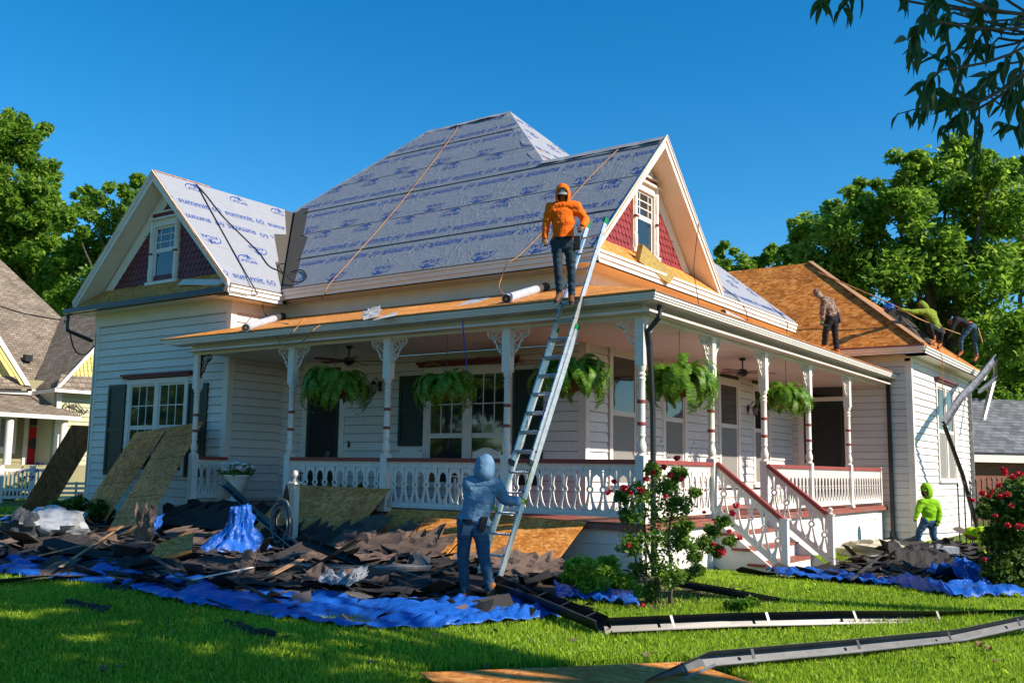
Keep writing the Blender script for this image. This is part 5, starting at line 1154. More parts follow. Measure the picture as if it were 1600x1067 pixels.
# post with ball cap and coiled hoses
np_=V((-1.3,6.4,0)); t=thing('newel_post','white garden post with ball finial in front of the porch boards','post',np_)
MB().box(-.06,-.06,0,.06,.06,1.28).build('shaft',T['trim'],t,world=False); MB().box(-.12,-.12,1.28,.12,.12,1.30).box(-.08,-.08,1.3,.08,.08,1.33).build('cap',T['trim'],t,world=False); MB().lathe([(.03,1.33),(.045,1.35),(.025,1.38),(.03,1.40),(.055,1.43),(.062,1.47),(.05,1.51),(.0,1.535)],(0,0,0),14).build('ball_finial',T['trim'],t,world=False,smooth=True)
t=thing('hose_reel','coil of grey garden hose hung on the white post','hose',(-1.5,6.38,.8))
MB().prism([(-.02,-.10,.18),(-.02,.10,.18),(-.02,.06,.36),(-.02,0,.5),(-.02,-.06,.36)],(.02,0,0)).build('hose_hanger',T['black'],t,world=False)
random.seed(4)
for k in range(12):
    rz_=random.uniform(.28,.42); ry=random.uniform(.17,.27); dx=-.03-.02*k*.6; oz=-.12-random.uniform(0,.14); ph=random.uniform(0,6)
    MB().tube([V((dx+.02*math.sin(3*a+ph),ry*math.sin(a),oz+rz_*math.cos(a))) for a in np.linspace(0,2*math.pi,25)],.014,6).build('hose_loop',T['hosegrey' if k%3 else 'rubber'],t,world=False,smooth=True)
MB().tube([G(462,800,.7)-V((-1.5,6.38,.8)) if False else V((-.15,-.15,-.45)),V((-.3,-.3,-.6)),V((-.6,-.6,-.62)),V((-1.0,-1.2,-.6)),V((-1.2,-2.2,-.58)),V((-1.25,-3.0,-.6))],.016,6).build('hose_tail',T['hosegrey'],t,world=False,smooth=True)
# roof rolls
def roll(label,p,q,r=.085,dark=True):
    p,q=V(p),V(q); t=thing('underlayment_roll',label,'roofing roll',p); d=(q-p)
    MB().tube([p,p+d*.72],r,16).build('wrapped_roll',T['roll'],t,smooth=True); MB().tube([p+d*.72,q],r*1.02,16).build('dark_band',T['rolldark'],t,smooth=True)
    m_=MB().tube([p-d.normalized()*.004,p-d.normalized()*.001],r*.85,16).build('roll_end',T['rolldark'],t); MB().tube([p-d.normalized()*.007,p-d.normalized()*.005],r*.3,12).build('core',T['bareboard'],t)
    s=V((0,0,1)); lb_=MB().obox(p+d*.45+V((-.5,-.1,.85)).normalized()*(r+.002),d.normalized()*.11,V((.2,0,.1)).normalized()*.05,V((-.5,-.1,.85)).normalized()*.002).build('blue_label',T['bluelabel'],t)
def onroof(px,py,h=.09): p=PL(px,py,(-.28,0,1),4.51+h); return p
roll('grey underlayment roll lying on the porch roof left of the man in orange',onroof(791,467),onroof(853,448)); roll('grey underlayment roll on the porch roof by the left wing corner',onroof(384,512),onroof(442,494))
def onroof2(px,py,h=.09): return PL(px,py,(0,-.28,1),4.51+h)
roll('long thin pipe like roll on the side porch roof under the main eave, left one',onroof2(1130,488,.06),onroof2(1172,508,.06),.055); roll('long thin pipe like roll on the side porch roof under the main eave, right one',onroof2(1174,510,.06),onroof2(1206,521,.06),.055)
def scrapsheet(label,pts,mat='roll'):
    m_=MB().prism([V(p) for p in pts],(0,0,.006)); m_.build('underlayment_scrap',T[mat],label=label,cat='scrap')
scrapsheet('flat grey underlayment scrap on the porch roof left of the roll',[onroof(x,y,.01) for x,y in ((713,478),(742,466),(770,464),(745,473))]); scrapsheet('white underlayment scrap on the porch roof above the middle fern',[onroof(x,y,.01) for x,y in ((583,500),(600,494),(622,487),(618,493))])
feltsheet('grey blue curled scrap standing on the porch roof above the middle post',onroof(568,500,.03),onroof(596,492,.05)-onroof(568,500,.03),(.05,.1,.2),seed=41,nu=4,amp=.06,mat='under')
# insulation batt and cords
q=[P(1004,388,1,1.95),P(1006,408,1,1.9),P(1046,441,1,1.85),P(1053,430,1,1.9)]
MB().prism([P(1005,382,1,2.0),P(999,408,1,2.0),P(1046,444,1,1.90),P(1055,430,1,1.90)],(.03,.13,.05)).build('insulation_batt',T['wool'],label='yellow brown insulation batt slumped on the right gable ledge',cat='insulation')
def cord(label,pts,r=.011,mat='cordor',cat='cord',name='cord'):
    pts=[V(p) for p in pts]; out=[]
    for i in range(len(pts)-1):
        p0,p1,p2,p3=pts[max(i-1,0)],pts[i],pts[i+1],pts[min(i+2,len(pts)-1)]
        for k in range(6):
            t=k/6; out.append(.5*((2*p1)+(p2-p0)*t+(2*p0-5*p1+4*p2-p3)*t*t+(3*p1-p0-3*p2+p3)*t**3))
    out.append(pts[-1]); MB().tube(out,r,6).build(name,T[mat],smooth=True,label=label,cat=cat)
def mainp(px,py,h=.04): return PL(px,py,(-S1,0,1),5.83-2.0*S1+h*1.41)
def lgp(px,py,h=.04): return PL(px,py,(0,-1,1),5.71-10.68+h*1.41)
cord('long orange air hose running from the ridge down the main roof to the porch roof',[mainp(716,198),mainp(690,235),mainp(640,300),mainp(590,360),mainp(545,410),mainp(515,444),P(506,462,0,1.85),onroof(488,485,.03),onroof(474,498,.02),onroof(458,518,.02),P(437,528,0,-.48),P(424,523,0,-.40),P(446,540,0,-.56),P(470,535,0,-.58),onroof(488,517,.02),onroof(500,508,.02)],.0105)
cord('orange air hose crossing behind the man in orange to the right gable ridge',[mainp(972,228),mainp(930,268),mainp(892,310),mainp(850,360),mainp(812,398),mainp(792,414),P(783,436,0,1.8),P(780,450,0,1.3),onroof(790,462,.02)],.0105)
cord('black cable running over the left gable roof to the grey roll',[lgp(308,289),lgp(330,330),lgp(352,370),lgp(380,420),lgp(400,455),P(408,470,0,1.9),P(414,490,0,1.0),onroof(428,503,.02),onroof(450,506,.02)],.014,'cordbl')
cord('black cable loops over the left gable roof and the valley',[lgp(306,288),lgp(322,305),lgp(350,340),lgp(385,375),lgp(405,395),lgp(420,415),lgp(436,423),lgp(446,428),lgp(452,414),lgp(435,415),mainp(458,440,.06),mainp(478,435),mainp(472,422),mainp(455,425,.06)],.014,'cordbl')
cord('dark cord hanging over the right gable rake',[P(1092,348,1,1.96),P(1088,380,1,1.95),P(1084,420,1,1.94),P(1088,450,1,1.9),P(1093,486,1,1.6)],.009,'cordbl')
cord('black cord over the side roof slope left',[P(1118,440,1,2.2),P(1150,465,1,2.0),P(1165,485,1,1.9),P(1168,505,1,1.7)],.012,'cordbl'); cord('black cord along the end of the side roof slope',[P(1165,448,1,3.3),P(1200,475,1,2.5),P(1228,500,1,1.95),P(1229,520,1,1.8)],.012,'cordbl')
cord('olive cord hanging from the right wing eave past the window',[P(1465,538,1,-1.33),P(1472,560,1,-1.36),P(1473,600,1,-1.34),P(1474,635,1,-1.3)],.012,'cordor')
cord('blue rope hanging from the porch eave by the middle fern',[P(723,500,0,-.56),P(724,520,0,-.5),P(728,560,0,-.3),P(731,585,0,-.2)],.012,'bluelabel')
# ------------------------------------------------------------------ shrubs and flower beds
def shrub(label,base,blobs,size,per,mat='shrub',name='shrub',stems=(),flowers=None,fl='flower',nf=0,fs=.03,sub=10,sr=.34,cat='shrub',fblobs=None,asp=.45,group=None):
    t=thing(name,label,cat,base,0,group); B=np.array(t.location)
    P_=crownpts(blobs,per,sub,sr); v,f=leafcloud(P_,size,asp); obj('foliage',npmesh('foliage',v-B,f,T[mat]),t,world=False,kind='stuff')
    for (a,b,r) in stems: q=MB(); limb(q,a,b,r,r*.4,.08,6); q.build('stem',T['bark'],t,smooth=True)
    for i,c in enumerate(fblobs or ()):
        v,f=leafcloud(clump(c[0],c[1],int(150*c[1]/.07)+25,.2),fs*.5,.85); obj('flower_cluster',npmesh('flower_cluster',v-B,f,T[fl]),t,world=False)
    return t
def pb(specs,D,jit=.25): return [(tuple(at(px,py,D+random.uniform(-jit,jit))),r*D/CAMF) for px,py,r in specs]
bs=G(1030,945); D=dep(bs)
shrub('tall crape myrtle shrub with red flowers before the porch corner',bs,pb([(1000,770,26),(1030,800,34),(985,800,24),(1040,760,24),(1065,790,22),(1010,840,38),(1050,840,30),(985,850,26),(1030,880,30),(1070,850,20),(1000,890,20),(1060,740,14),(1020,735,14),(975,775,14),(1050,900,22),(1020,925,22),(1085,770,10),(1068,820,16)],D),.030,17,'myrtle',name='flowering_shrub',sub=22,sr=.5,
  stems=[(bs,at(1010,850,D),.035),(bs+V((.1,-.1,0)),at(1045,860,D),.03),(bs+V((-.05,.1,0)),at(990,860,D),.025),(at(1010,850,D),at(1000,750,D),.018),(at(1045,860,D),at(1060,730,D),.016)],
  fblobs=[(tuple(at(x,y,D-.35)),r*.62*D/CAMF) for x,y,r in ((1010,748,9),(1002,765,11),(975,762,10),(960,752,7),(1058,715,8),(1037,730,8),(1020,738,7),(950,770,6),(1048,742,8),(982,852,5),(985,770,7),(1065,748,6),(1040,775,5),(1003,945,6),(1062,955,5),(1100,800,4))],asp=.55)
bs2=G(1070,915); D2=dep(G(1075,915))
shrub('lean red flowering shrub branch arching toward the stair rail',bs2,pb([(1085,870,12),(1100,850,16),(1090,890,12),(1115,830,14),(1130,815,12),(1120,860,12),(1140,845,10),(1075,895,9)],D2),.030,20,'myrtle',name='flowering_shrub',sub=26,sr=.6,stems=[(bs2,at(1100,860,D2),.018),(at(1100,860,D2),at(1145,800,D2),.01)],
  fblobs=[(tuple(at(x,y,D2-.2)),r*D2/CAMF) for x,y,r in ((1150,790,5),(1145,802,5),(1128,862,7),(1155,840,5),(1140,830,4),(1115,850,4))])
bs=G(935,935); D=dep(bs)+.1
shrub('low round light green shrub at the foot of the right board sheet',bs,pb([(905,885,22),(935,900,30),(970,915,25),(895,905,18),(990,925,16),(950,885,20),(925,915,26)],D),.034,26,'limeleaf',sub=40,sr=.5,asp=.6)
bs=G(1158,958); D=dep(bs)
shrub('small leafy hosta plant in the mulch bed',bs,pb([(1155,945,15),(1175,942,11),(1140,947,10)],D),.055,9,'shrub',name='hosta_plant',sub=20,cat='plant',asp=.5)
bs=G(1600,925,-.15); D=dep(bs)
shrub('large rose bush with red blooms at the right edge',bs,pb([(1590,800,46),(1600,860,60),(1560,790,26),(1560,840,24),(1620,780,50),(1580,900,40),(1625,900,50),(1540,800,12),(1560,885,22),(1600,770,30)],D),.050,26,'leafB',name='rose_bush',sub=70,sr=.5,asp=.55,
  fblobs=[(tuple(at(x,y,D-1.)),r*.85*D/CAMF) for x,y,r in ((1535,770,6),(1550,768,5),(1583,745,6),(1570,738,6),(1560,758,5),(1573,772,6),(1562,775,5),(1593,740,6),(1592,822,7),(1575,820,5),(1555,805,4),(1568,733,5),(1580,790,4),(1538,873,4),(1519,781,5),(1545,775,4))])
bs=G(120,815,.2); D=dep(bs)-.5
shrub('low dark green perennials at the foot of the dark leaning board',bs,pb([(90,795,18),(120,788,22),(150,795,20),(70,805,14),(105,800,20),(170,800,10)],D),.08,18,'leafB',name='ground_plant',sub=22,cat='plant')
bed=MB(); bpts=[(-3.5,-2.0),(-3.6,-.6),(-2.7,.5),(-.2,.6),(-.1,-.3),(-.6,-1.9),(-1.8,-2.7),(-2.9,-2.6)]
bed.add([(sum(p[0] for p in bpts)/8,sum(p[1] for p in bpts)/8,.035)]+[(x,y,.004) for x,y in bpts],[(0,i+1,(i+1)%8+1) for i in range(8)]); bed.build('mulch_bed',T['mulch'],kind='structure')
# fallen leaves on the lawn
for i,(x,y) in enumerate(((1405,1003),(1530,1012),(1545,1018),(575,985))):
    v=MB().grid(lambda a,b:V(((a-.5)*.12,(b-.5)*.06*math.sin(math.pi*(a*.9+.05)),.03*math.sin(a*5)+.03)),5,2); v.build('dry_leaf',T['bareboard'],loc=G(x,y,.04),label=('dry brown leaf on the grass left of the silvery gutter','dry brown leaf on the grass beside the silvery gutter','second dry leaf right beside the silvery gutter','dry leaf on the grass before the blue tarp')[i],cat='leaf')
# ------------------------------------------------------------------ white picket fence, iron fence
fa,fb_=at(-30,727,31),at(82,727,32.5); fb_.z=fa.z=1.42
t=thing('picket_fence','white picket fence in front of the yellow gabled neighbour house','fence',(fa.x,fa.y,gz(fa.x,fa.y)))
fd=(fb_-fa); L=fd.length; n=int(L/.115); zb=gz(fa.x,fa.y)+.08
for z_ in (1.35,.72,zb+.1): MB().bar(V((fa.x,fa.y,z_)),V((fb_.x,fb_.y,z_)),.05,.09).build('fence_rail',T['trim'],t)
pkm=MB().box(-.02,-.02,0,.02,.02,1.28-zb+.0).mesh('picket',T['trim'])
for k in range(n): p=fa.lerp(fb_,(k+.5)/n); obj('picket',pkm,t,loc=(p.x,p.y,zb+.05),rot=(0,0,math.atan2(fd.y,fd.x)))
for px in (0,50):
    p=fa.lerp(fb_,.28 if px==0 else .72); MB().box(p.x-.07,p.y-.07,zb-.2,p.x+.07,p.y+.07,1.5).build('fence_post',T['trim'],t)
v,f=leafcloud(crownpts([(tuple(at(x,y,30.6)),.28) for x,y in ((30,738),(50,742),(58,730))],8,4),.04,.7); o=obj('climbing_flowers',npmesh('climbing_flowers',v,f,T['pink']),label='magenta flowers growing along the white picket fence',cat='flowers',kind='stuff')
v,f=leafcloud(crownpts([(tuple(at(x,y+8,33.5)),.4) for x,y in ((5,765),(25,765),(50,765),(70,770),(40,755),(15,760))],24,8),.08,.5); o=obj('hedge',npmesh('hedge',v,f,T['leafB']),label='low green hedge showing behind the white picket fence',cat='hedge',kind='stuff')
# slatted white bench seen behind the dark board
p=at(118,775,dep((2,18.5,.8))); t=thing('slatted_bench','white slatted bench back by the left corner of the house','bench',(p.x,p.y,.3))
for k in range(7): MB().bar(p+CR*-.45+V((0,0,.35-.13*k)),p+CR*.45+V((0,0,.35-.13*k)),.02,.07).build('slat',T['trim'],t)
MB().bar(p+V((0,0,-.7)),p+V((0,0,.4)),.05,.05,(1,0,0)).build('slat_post',T['trim'],t)
# iron fence at the right wing
ia,ib=G(1440,865,-.2),V((21.5,-2.6,-.2)); ia=V((12.6,-2.2,-.2))
t=thing('iron_fence','thin black iron fence in front of the right wing','fence',ia)
n=14; d=ib-ia
for z_ in (.12,1.32): MB().bar(ia+V((0,0,z_)),ib+V((0,0,z_)),.02,.02).build('rail',T['black'],t)
bar_=MB().tube([V((0,0,0)),V((0,0,1.5))],.017,6).lathe([(.0,1.66),(.03,1.57),(.008,1.5)][::-1],(0,0,0),6).mesh('iron_bar',T['black'])
for k in range(n+1): obj('iron_bar',bar_,t,loc=ia+d*(k/n)+V((0,0,.02+.15*math.sin(k/n*3.1))))
small=MB().tube([V((0,0,0)),V((0,0,.55))],.010,5).mesh('short_bar',T['black'])
for k in range(22): obj('short_bar',small,t,loc=ia+d*((k+.5)/22)+V((-.35,-.25,.0)))
MB().obox(G(1435,866,-.05)+V((.1,-.5,.05)),V((.15,.1,0)),V((-.12,.2,0)),V((0,0,.14))).build('concrete_block',T['roll'],label='grey concrete block on the ground behind the man in bright green',cat='block')
# ------------------------------------------------------------------ neighbour house on the left
T['nroof']=None
def rooftex(name,a,b,c,sx,sy,rot=(0,0,0)):
    m=Mt(name,.9,.1); br=N(m.nt,'TexBrick'); br.inputs['Scale'].default_value=1; br.inputs['Mortar Size'].default_value=.012; br.inputs['Brick Width'].default_value=sx; br.inputs['Row Height'].default_value=sy; br.inputs['Bias'].default_value=0
    for k,q in (('Color1',a),('Color2',b),('Mortar',c)): br.inputs[k].default_value=lin(q)
    m.l(m.mapp((1,1,1),rot),br.inputs['Vector']); n=m.noise(1.4,4); m.color(m.mix(1,br.outputs['Color'],m.ramp(n,[(.3,(.75,)*3),(.7,(1.15,)*3)]),'MULTIPLY')); m.bump(br.outputs['Fac'],.6,-.02); return m.m
def localmesh(name,pts,uax,vax,mat,parent,t=.05):
    # polygon built in its own (u,v) frame so that the material follows the slope
    pts=[V(p) for p in pts]; o=pts[0]; u=V(uax).normalized(); n=u.cross(V(vax)).normalized(); v=n.cross(u)
    m_=MB().prism([(((p-o).dot(u)),((p-o).dot(v)),0) for p in pts],(0,0,-t)); ob_=m_.build(name,mat,parent,world=False)
    Mx=Matrix((u,v,n)).transposed(); ob_.rotation_euler=Mx.to_euler(); ob_.location=o-offs(parent); return ob_
nr1=rooftex('brown_shingle_roof',(.17,.135,.10),(.27,.22,.17),(.07,.055,.045),.32,.16)
T['nyel']=paint('yellow_paint',(.70,.56,.20),(.62,.48,.17)); T['nsidsun']=paint('siding_sun_tone',(.56,.53,.34),(.5,.47,.3)); T['nsid']=paint('siding_shade_tone',(.30,.27,.15),(.26,.23,.13)); T['nsidlit']=T['nsid']; T['reddoor']=paint('bright_red_paint',(.55,.012,.02),(.45,.01,.02))  # one siding in two colours that paint wing sun and porch shade
YN=32.; NH=thing('neighbour_house','neighbour house with brown shingled roof, yellow gables and bright red door','house',tuple(G(60,760,.3))); NH.location=(P(60,760,1,YN).x,YN,.3)
def npart(name,mb,mat,**k): return mb.build(name,mat,NH,**k)
zE=P(48,610,1,YN+1).z   # main eave
c1=-(YN+1)+zE; pl=lambda x,y:PL(x,y,(0,-1,1),c1)
localmesh('main_roof',[pl(-60,612),pl(50,609),pl(95,495),pl(0,405),pl(-60,350)],(1,0,0),(0,1,1),nr1,NH)
xe=P(88,606,1,YN-1.2); cx=xe.z-xe.x; plx=lambda x,y:PL(x,y,(-1,0,1),cx)
localmesh('wing_roof',[plx(50,609),plx(88,605),plx(152,536),plx(180,484),plx(95,495)],(0,-1,0),(1,0,1),nr1,NH)
YG=YN-1.0
npart('gable_wall',MB().prism([P(90,606,1,YG),P(170,612,1,YG),P(170,520,1,YG)],(0,.1,0)),T['nyel'])
sc2=MB()
for r_ in range(12):
    y_=604-r_*6.2
    for k in range(14):
        px=96+r_*5.6+k*6.2
        if px<165: a=P(px,y_,1,YG-.02); sc2.prism([a,a+V((.14,0,0)),a+V((.14,0,.16)),a+V((0,0,.16))],(0,-.015,0)) if random.random()<.97 else None
npart('scale_shingles',sc2,T['nyel'],kind='stuff')
npart('pent_roof',MB().prism([P(88,607,1,YG-.5),P(170,613,1,YG-.5),P(170,590,1,YG),P(96,586,1,YG)],(0,0,.04)),nr1)
npart('barge_board',MB().prism([P(86,608,1,YG-.5),P(152,538,1,YG-.5),P(152,545,1,YG-.5),P(92,608,1,YG-.5)],(0,.06,0)),T['trim'])
npart('eave_board',MB().prism([P(86,606,1,YG-.5),P(172,612,1,YG-.5),P(172,618,1,YG-.5),P(86,612,1,YG-.5)],(0,.06,0)),T['trim'])
npart('eave_board',MB().prism([P(-40,606,1,YN),P(50,611,1,YN),P(50,617,1,YN),P(-40,612,1,YN)],(0,.06,0)).prism([P(50,611,1,YN),P(88,606,1,YG-.5),P(88,612,1,YG-.5),P(50,617,1,YN)],(.05,.0,0)),T['trim'])
# walls
YW0=YN+.4
w0=P(92,610,1,YG+.05); npart('wall',MB().box(w0.x,YG+.05,.2,w0.x+6,YG+.2,w0.z).box(w0.x-.1,YG+.2,.2,w0.x+.05,YW0,w0.z),T['nsidsun'])
lapm=MB()
for k in range(20): z_=.9+k*.2; lapm.prism([(w0.x+.1,YG+.04,z_),(w0.x+6,YG+.04,z_),(w0.x+6,YG+.02,z_+.02),(w0.x+.1,YG+.02,z_+.02)],(0,0,.16))
npart('clapboards',lapm,T['nsidsun'],kind='stuff'); npart('corner_board',MB().box(w0.x-.08,YG-.02,.2,w0.x+.12,YG+.03,w0.z),T['trim'])
YW_=YN+.4; a=P(-40,690,1,YW_); b=P(95,690,1,YW_); npart('wall',MB().box(a.x,YW_,.2,b.x+1,YW_+.1,5),T['nsid'])
lapm=MB()
for k in range(20): z_=.6+k*.2; lapm.box(a.x,YW_-.03,z_,b.x+.6,YW_-.001,z_+.17)
npart('clapboards',lapm,T['nsid'],kind='stuff')
d0,d1=P(40,640,1,YW_-.06),P(72,640,1,YW_-.06); zb_=P(55,726,1,YW_).z; df=npart('door_frame',MB().box(d0.x,YW_-.10,zb_,d0.x+.18,YW_-.04,4.6).box(d1.x-.18,YW_-.10,zb_,d1.x,YW_-.04,4.6).box(d0.x,YW_-.10,4.4,d1.x,YW_-.04,4.6),T['trim'])
zt_=P(55,668,1,YW_).z; npart('red_door',MB().box(d0.x+.18,YW_-.09,zb_,d1.x-.18,YW_-.05,zt_),T['reddoor']); npart('transom',MB().box(d0.x+.18,YW_-.08,zt_+.1,d1.x-.18,YW_-.05,4.3),T['glass'])
cm_=(d0.x+d1.x)/2; npart('oval_glass',MB().lathe([(.0,0),(.24,0),(.24,.02),(.0,.02)],(cm_,YW_-.09,(zb_+zt_)/2+.1),20,(0,-1,0)),T['glass'])
q0,q1=P(-10,640,1,YW_),P(27,640,1,YW_); zz0,zz1=P(10,708,1,YW_).z,P(10,655,1,YW_).z; npart('window_frame',MB().box(q0.x,YW_-.09,zz0,q1.x,YW_-.04,zz1+.3),T['trim']); npart('window_pane',MB().box(q0.x+.3,YW_-.11,zz0+.25,q1.x-.45,YW_-.092,zz1),T['screen'])
# porch roof, beam, posts
pe0=P(-40,641,1,YN-1.8); pe1=P(127,651,1,YN-1.8); tp0,tp1=P(-40,610,1,YN+.3),P(62,612,1,YN+.3)
localmesh('porch_roof',[pe0,pe1,P(98,632,1,YN-.9),tp1,tp0],(1,0,0),tuple(tp0-pe0),nr1,NH)
npart('porch_fascia',MB().prism([pe0,pe1,pe1-V((0,0,.16)),pe0-V((0,0,.16))],(0,.1,0)),T['trim'])
for px in (13,98): q=P(px,690,1,YN-1.5); npart('porch_post',MB().tube([V((q.x,YN-1.5,.3)),V((q.x,YN-1.5,P(px,655,1,YN-1.5).z))],.15,12),T['trim'],smooth=True)
npart('porch_floor',MB().box(a.x,YN-1.8,.2,b.x,YW_,zb_),T['nsid'])
npart('roof_vent',MB().obox(pl(41,565)+V((0,-.1,.15)),V((.16,0,0)),V((0,.12,0)),V((0,0,.14))),T['black'])
# left yellow gable
npart('left_gable_wall',MB().prism([P(-60,600,1,YN+.3),P(42,596,1,YN+.3),P(-60,440,1,YN+.3)],(0,.1,0)),T['nyel'])
npart('left_barge_board',MB().prism([P(48,602,1,YN-.2),P(-60,428,1,YN-.2),P(-60,442,1,YN-.2),P(40,602,1,YN-.2)],(0,.06,0)),T['trim']); npart('left_barge_trim',MB().prism([P(40,602,1,YN-.15),P(-60,442,1,YN-.15),P(-60,456,1,YN-.15),P(33,601,1,YN-.15)],(0,.06,0)),T['nyel'])
npart('left_pent_roof',MB().prism([P(-60,606,1,YN-.2),P(50,608,1,YN-.2),P(36,590,1,YN+.3),P(-60,588,1,YN+.3)],(0,0,.04)),nr1)
# climbing vine wires on the neighbour wall
for k in range(5): cord(('bare vine stem','thin bare vine','curling bare vine','bare drooping vine','short bare vine')[k]+' on the sunlit yellow neighbour wall, number %s from the left'%('one two three four five'.split()[k]),[P(96+k*6,640-k*3,1,YG-.06),P(105+k*7,628+k*4,1,YG-.08),P(112+k*6,640,1,YG-.05),P(118+k*5,655-k*3,1,YG-.06)],.02,'bark','vine','vine')
cord('dark service cable looping between the two houses',[at(100,500,27),at(108,515,27),at(114,540,27),at(122,552,27),at(135,553,27),at(147,540,26.5)],.02,'cordbl'); cord('thin dark cable across the brown neighbour roof',[at(-10,475,33),at(30,488,33),at(70,496,33),at(95,500,33)],.02,'cordbl')
# ------------------------------------------------------------------ building at the right edge
nr2=rooftex('grey_shingle_roof',(.10,.105,.115),(.19,.195,.21),(.05,.05,.055),.45,.22)
b0=at(1518,706,40); b1=V((b0.x+2.0,b0.y-3.2,b0.z)); dirb=(at(1620,706,41)-b0); dirb.z=0; dirb.normalize(); nb=V((-dirb.y,dirb.x,0)); nb=nb if nb.dot(CD)>0 else -nb
t=thing('brick_outbuilding','low brick building with grey shingled roof beyond the rose bush','building',(b0.x,b0.y,-.2))
e0_,e1_=b0-dirb*3,b0+dirb*9; up_=V((0,0,at(1560,622,44).z-b0.z))
localmesh('roof',[e0_,e1_,e1_+nb*3.2+up_,e0_+nb*3.2+up_],dirb,nb*3.2+up_,nr2,t)
MB().prism([e0_,e1_,e1_-V((0,0,.10)),e0_-V((0,0,.10))],nb*.1).build('gutter',T['black'],t); MB().prism([e0_-V((0,0,.101)),e1_-V((0,0,.101)),e1_-V((0,0,.4)),e0_-V((0,0,.4))],nb*.2).build('fascia',T['trim'],t)
brick=Mt('red_brick',.9,.1); br=N(brick.nt,'TexBrick'); br.inputs['Scale'].default_value=4; br.inputs['Color1'].default_value=(.25,.09,.05,1); br.inputs['Color2'].default_value=(.18,.06,.035,1); br.inputs['Mortar'].default_value=(.2,.16,.13,1); brick.l(brick.mapp((1,1,1),(math.pi/2,0,0)),br.inputs['Vector']); brick.color(br.outputs['Color'])
MB().prism([e0_+nb*.5-V((0,0,.2)),e1_+nb*.5-V((0,0,.2)),e1_+nb*.5-V((0,0,4.5)),e0_+nb*.5-V((0,0,4.5))],nb*.3).build('brick_wall',brick.m,t)
# ------------------------------------------------------------------ people
def ball_tube(mb,pts,rad,side=None,n=14):
    """closed tube with rounded ends"""
    pts=[V(p) for p in pts]; rr=[r if hasattr(r,'__len__') else (r,r) for r in rad]
    d0=(pts[0]-pts[1]).normalized(); d1=(pts[-1]-pts[-2]).normalized(); P0=[];R0=[]
    a,b=rr[0]; 
    for k in (.98,.8,.5): P0.append(pts[0]+d0*b*k); q=math.sqrt(1-k*k); R0.append((a*q,b*q))
    P1=[];R1=[]; a,b=rr[-1]
    for k in (.5,.8,.98): P1.append(pts[-1]+d1*b*k); q=math.sqrt(1-k*k); R1.append((a*q,b*q))
    mb.tube(P0+pts+P1,R0+rr+R1,n,flat=side)
def segdist(Vs,a,b):
    a,b=np.array(a),np.array(b); ab=b-a; t=np.clip(((Vs-a)@ab)/max(ab@ab,1e-9),0,1); return np.linalg.norm(Vs-(a+t[:,None]*ab),axis=1)
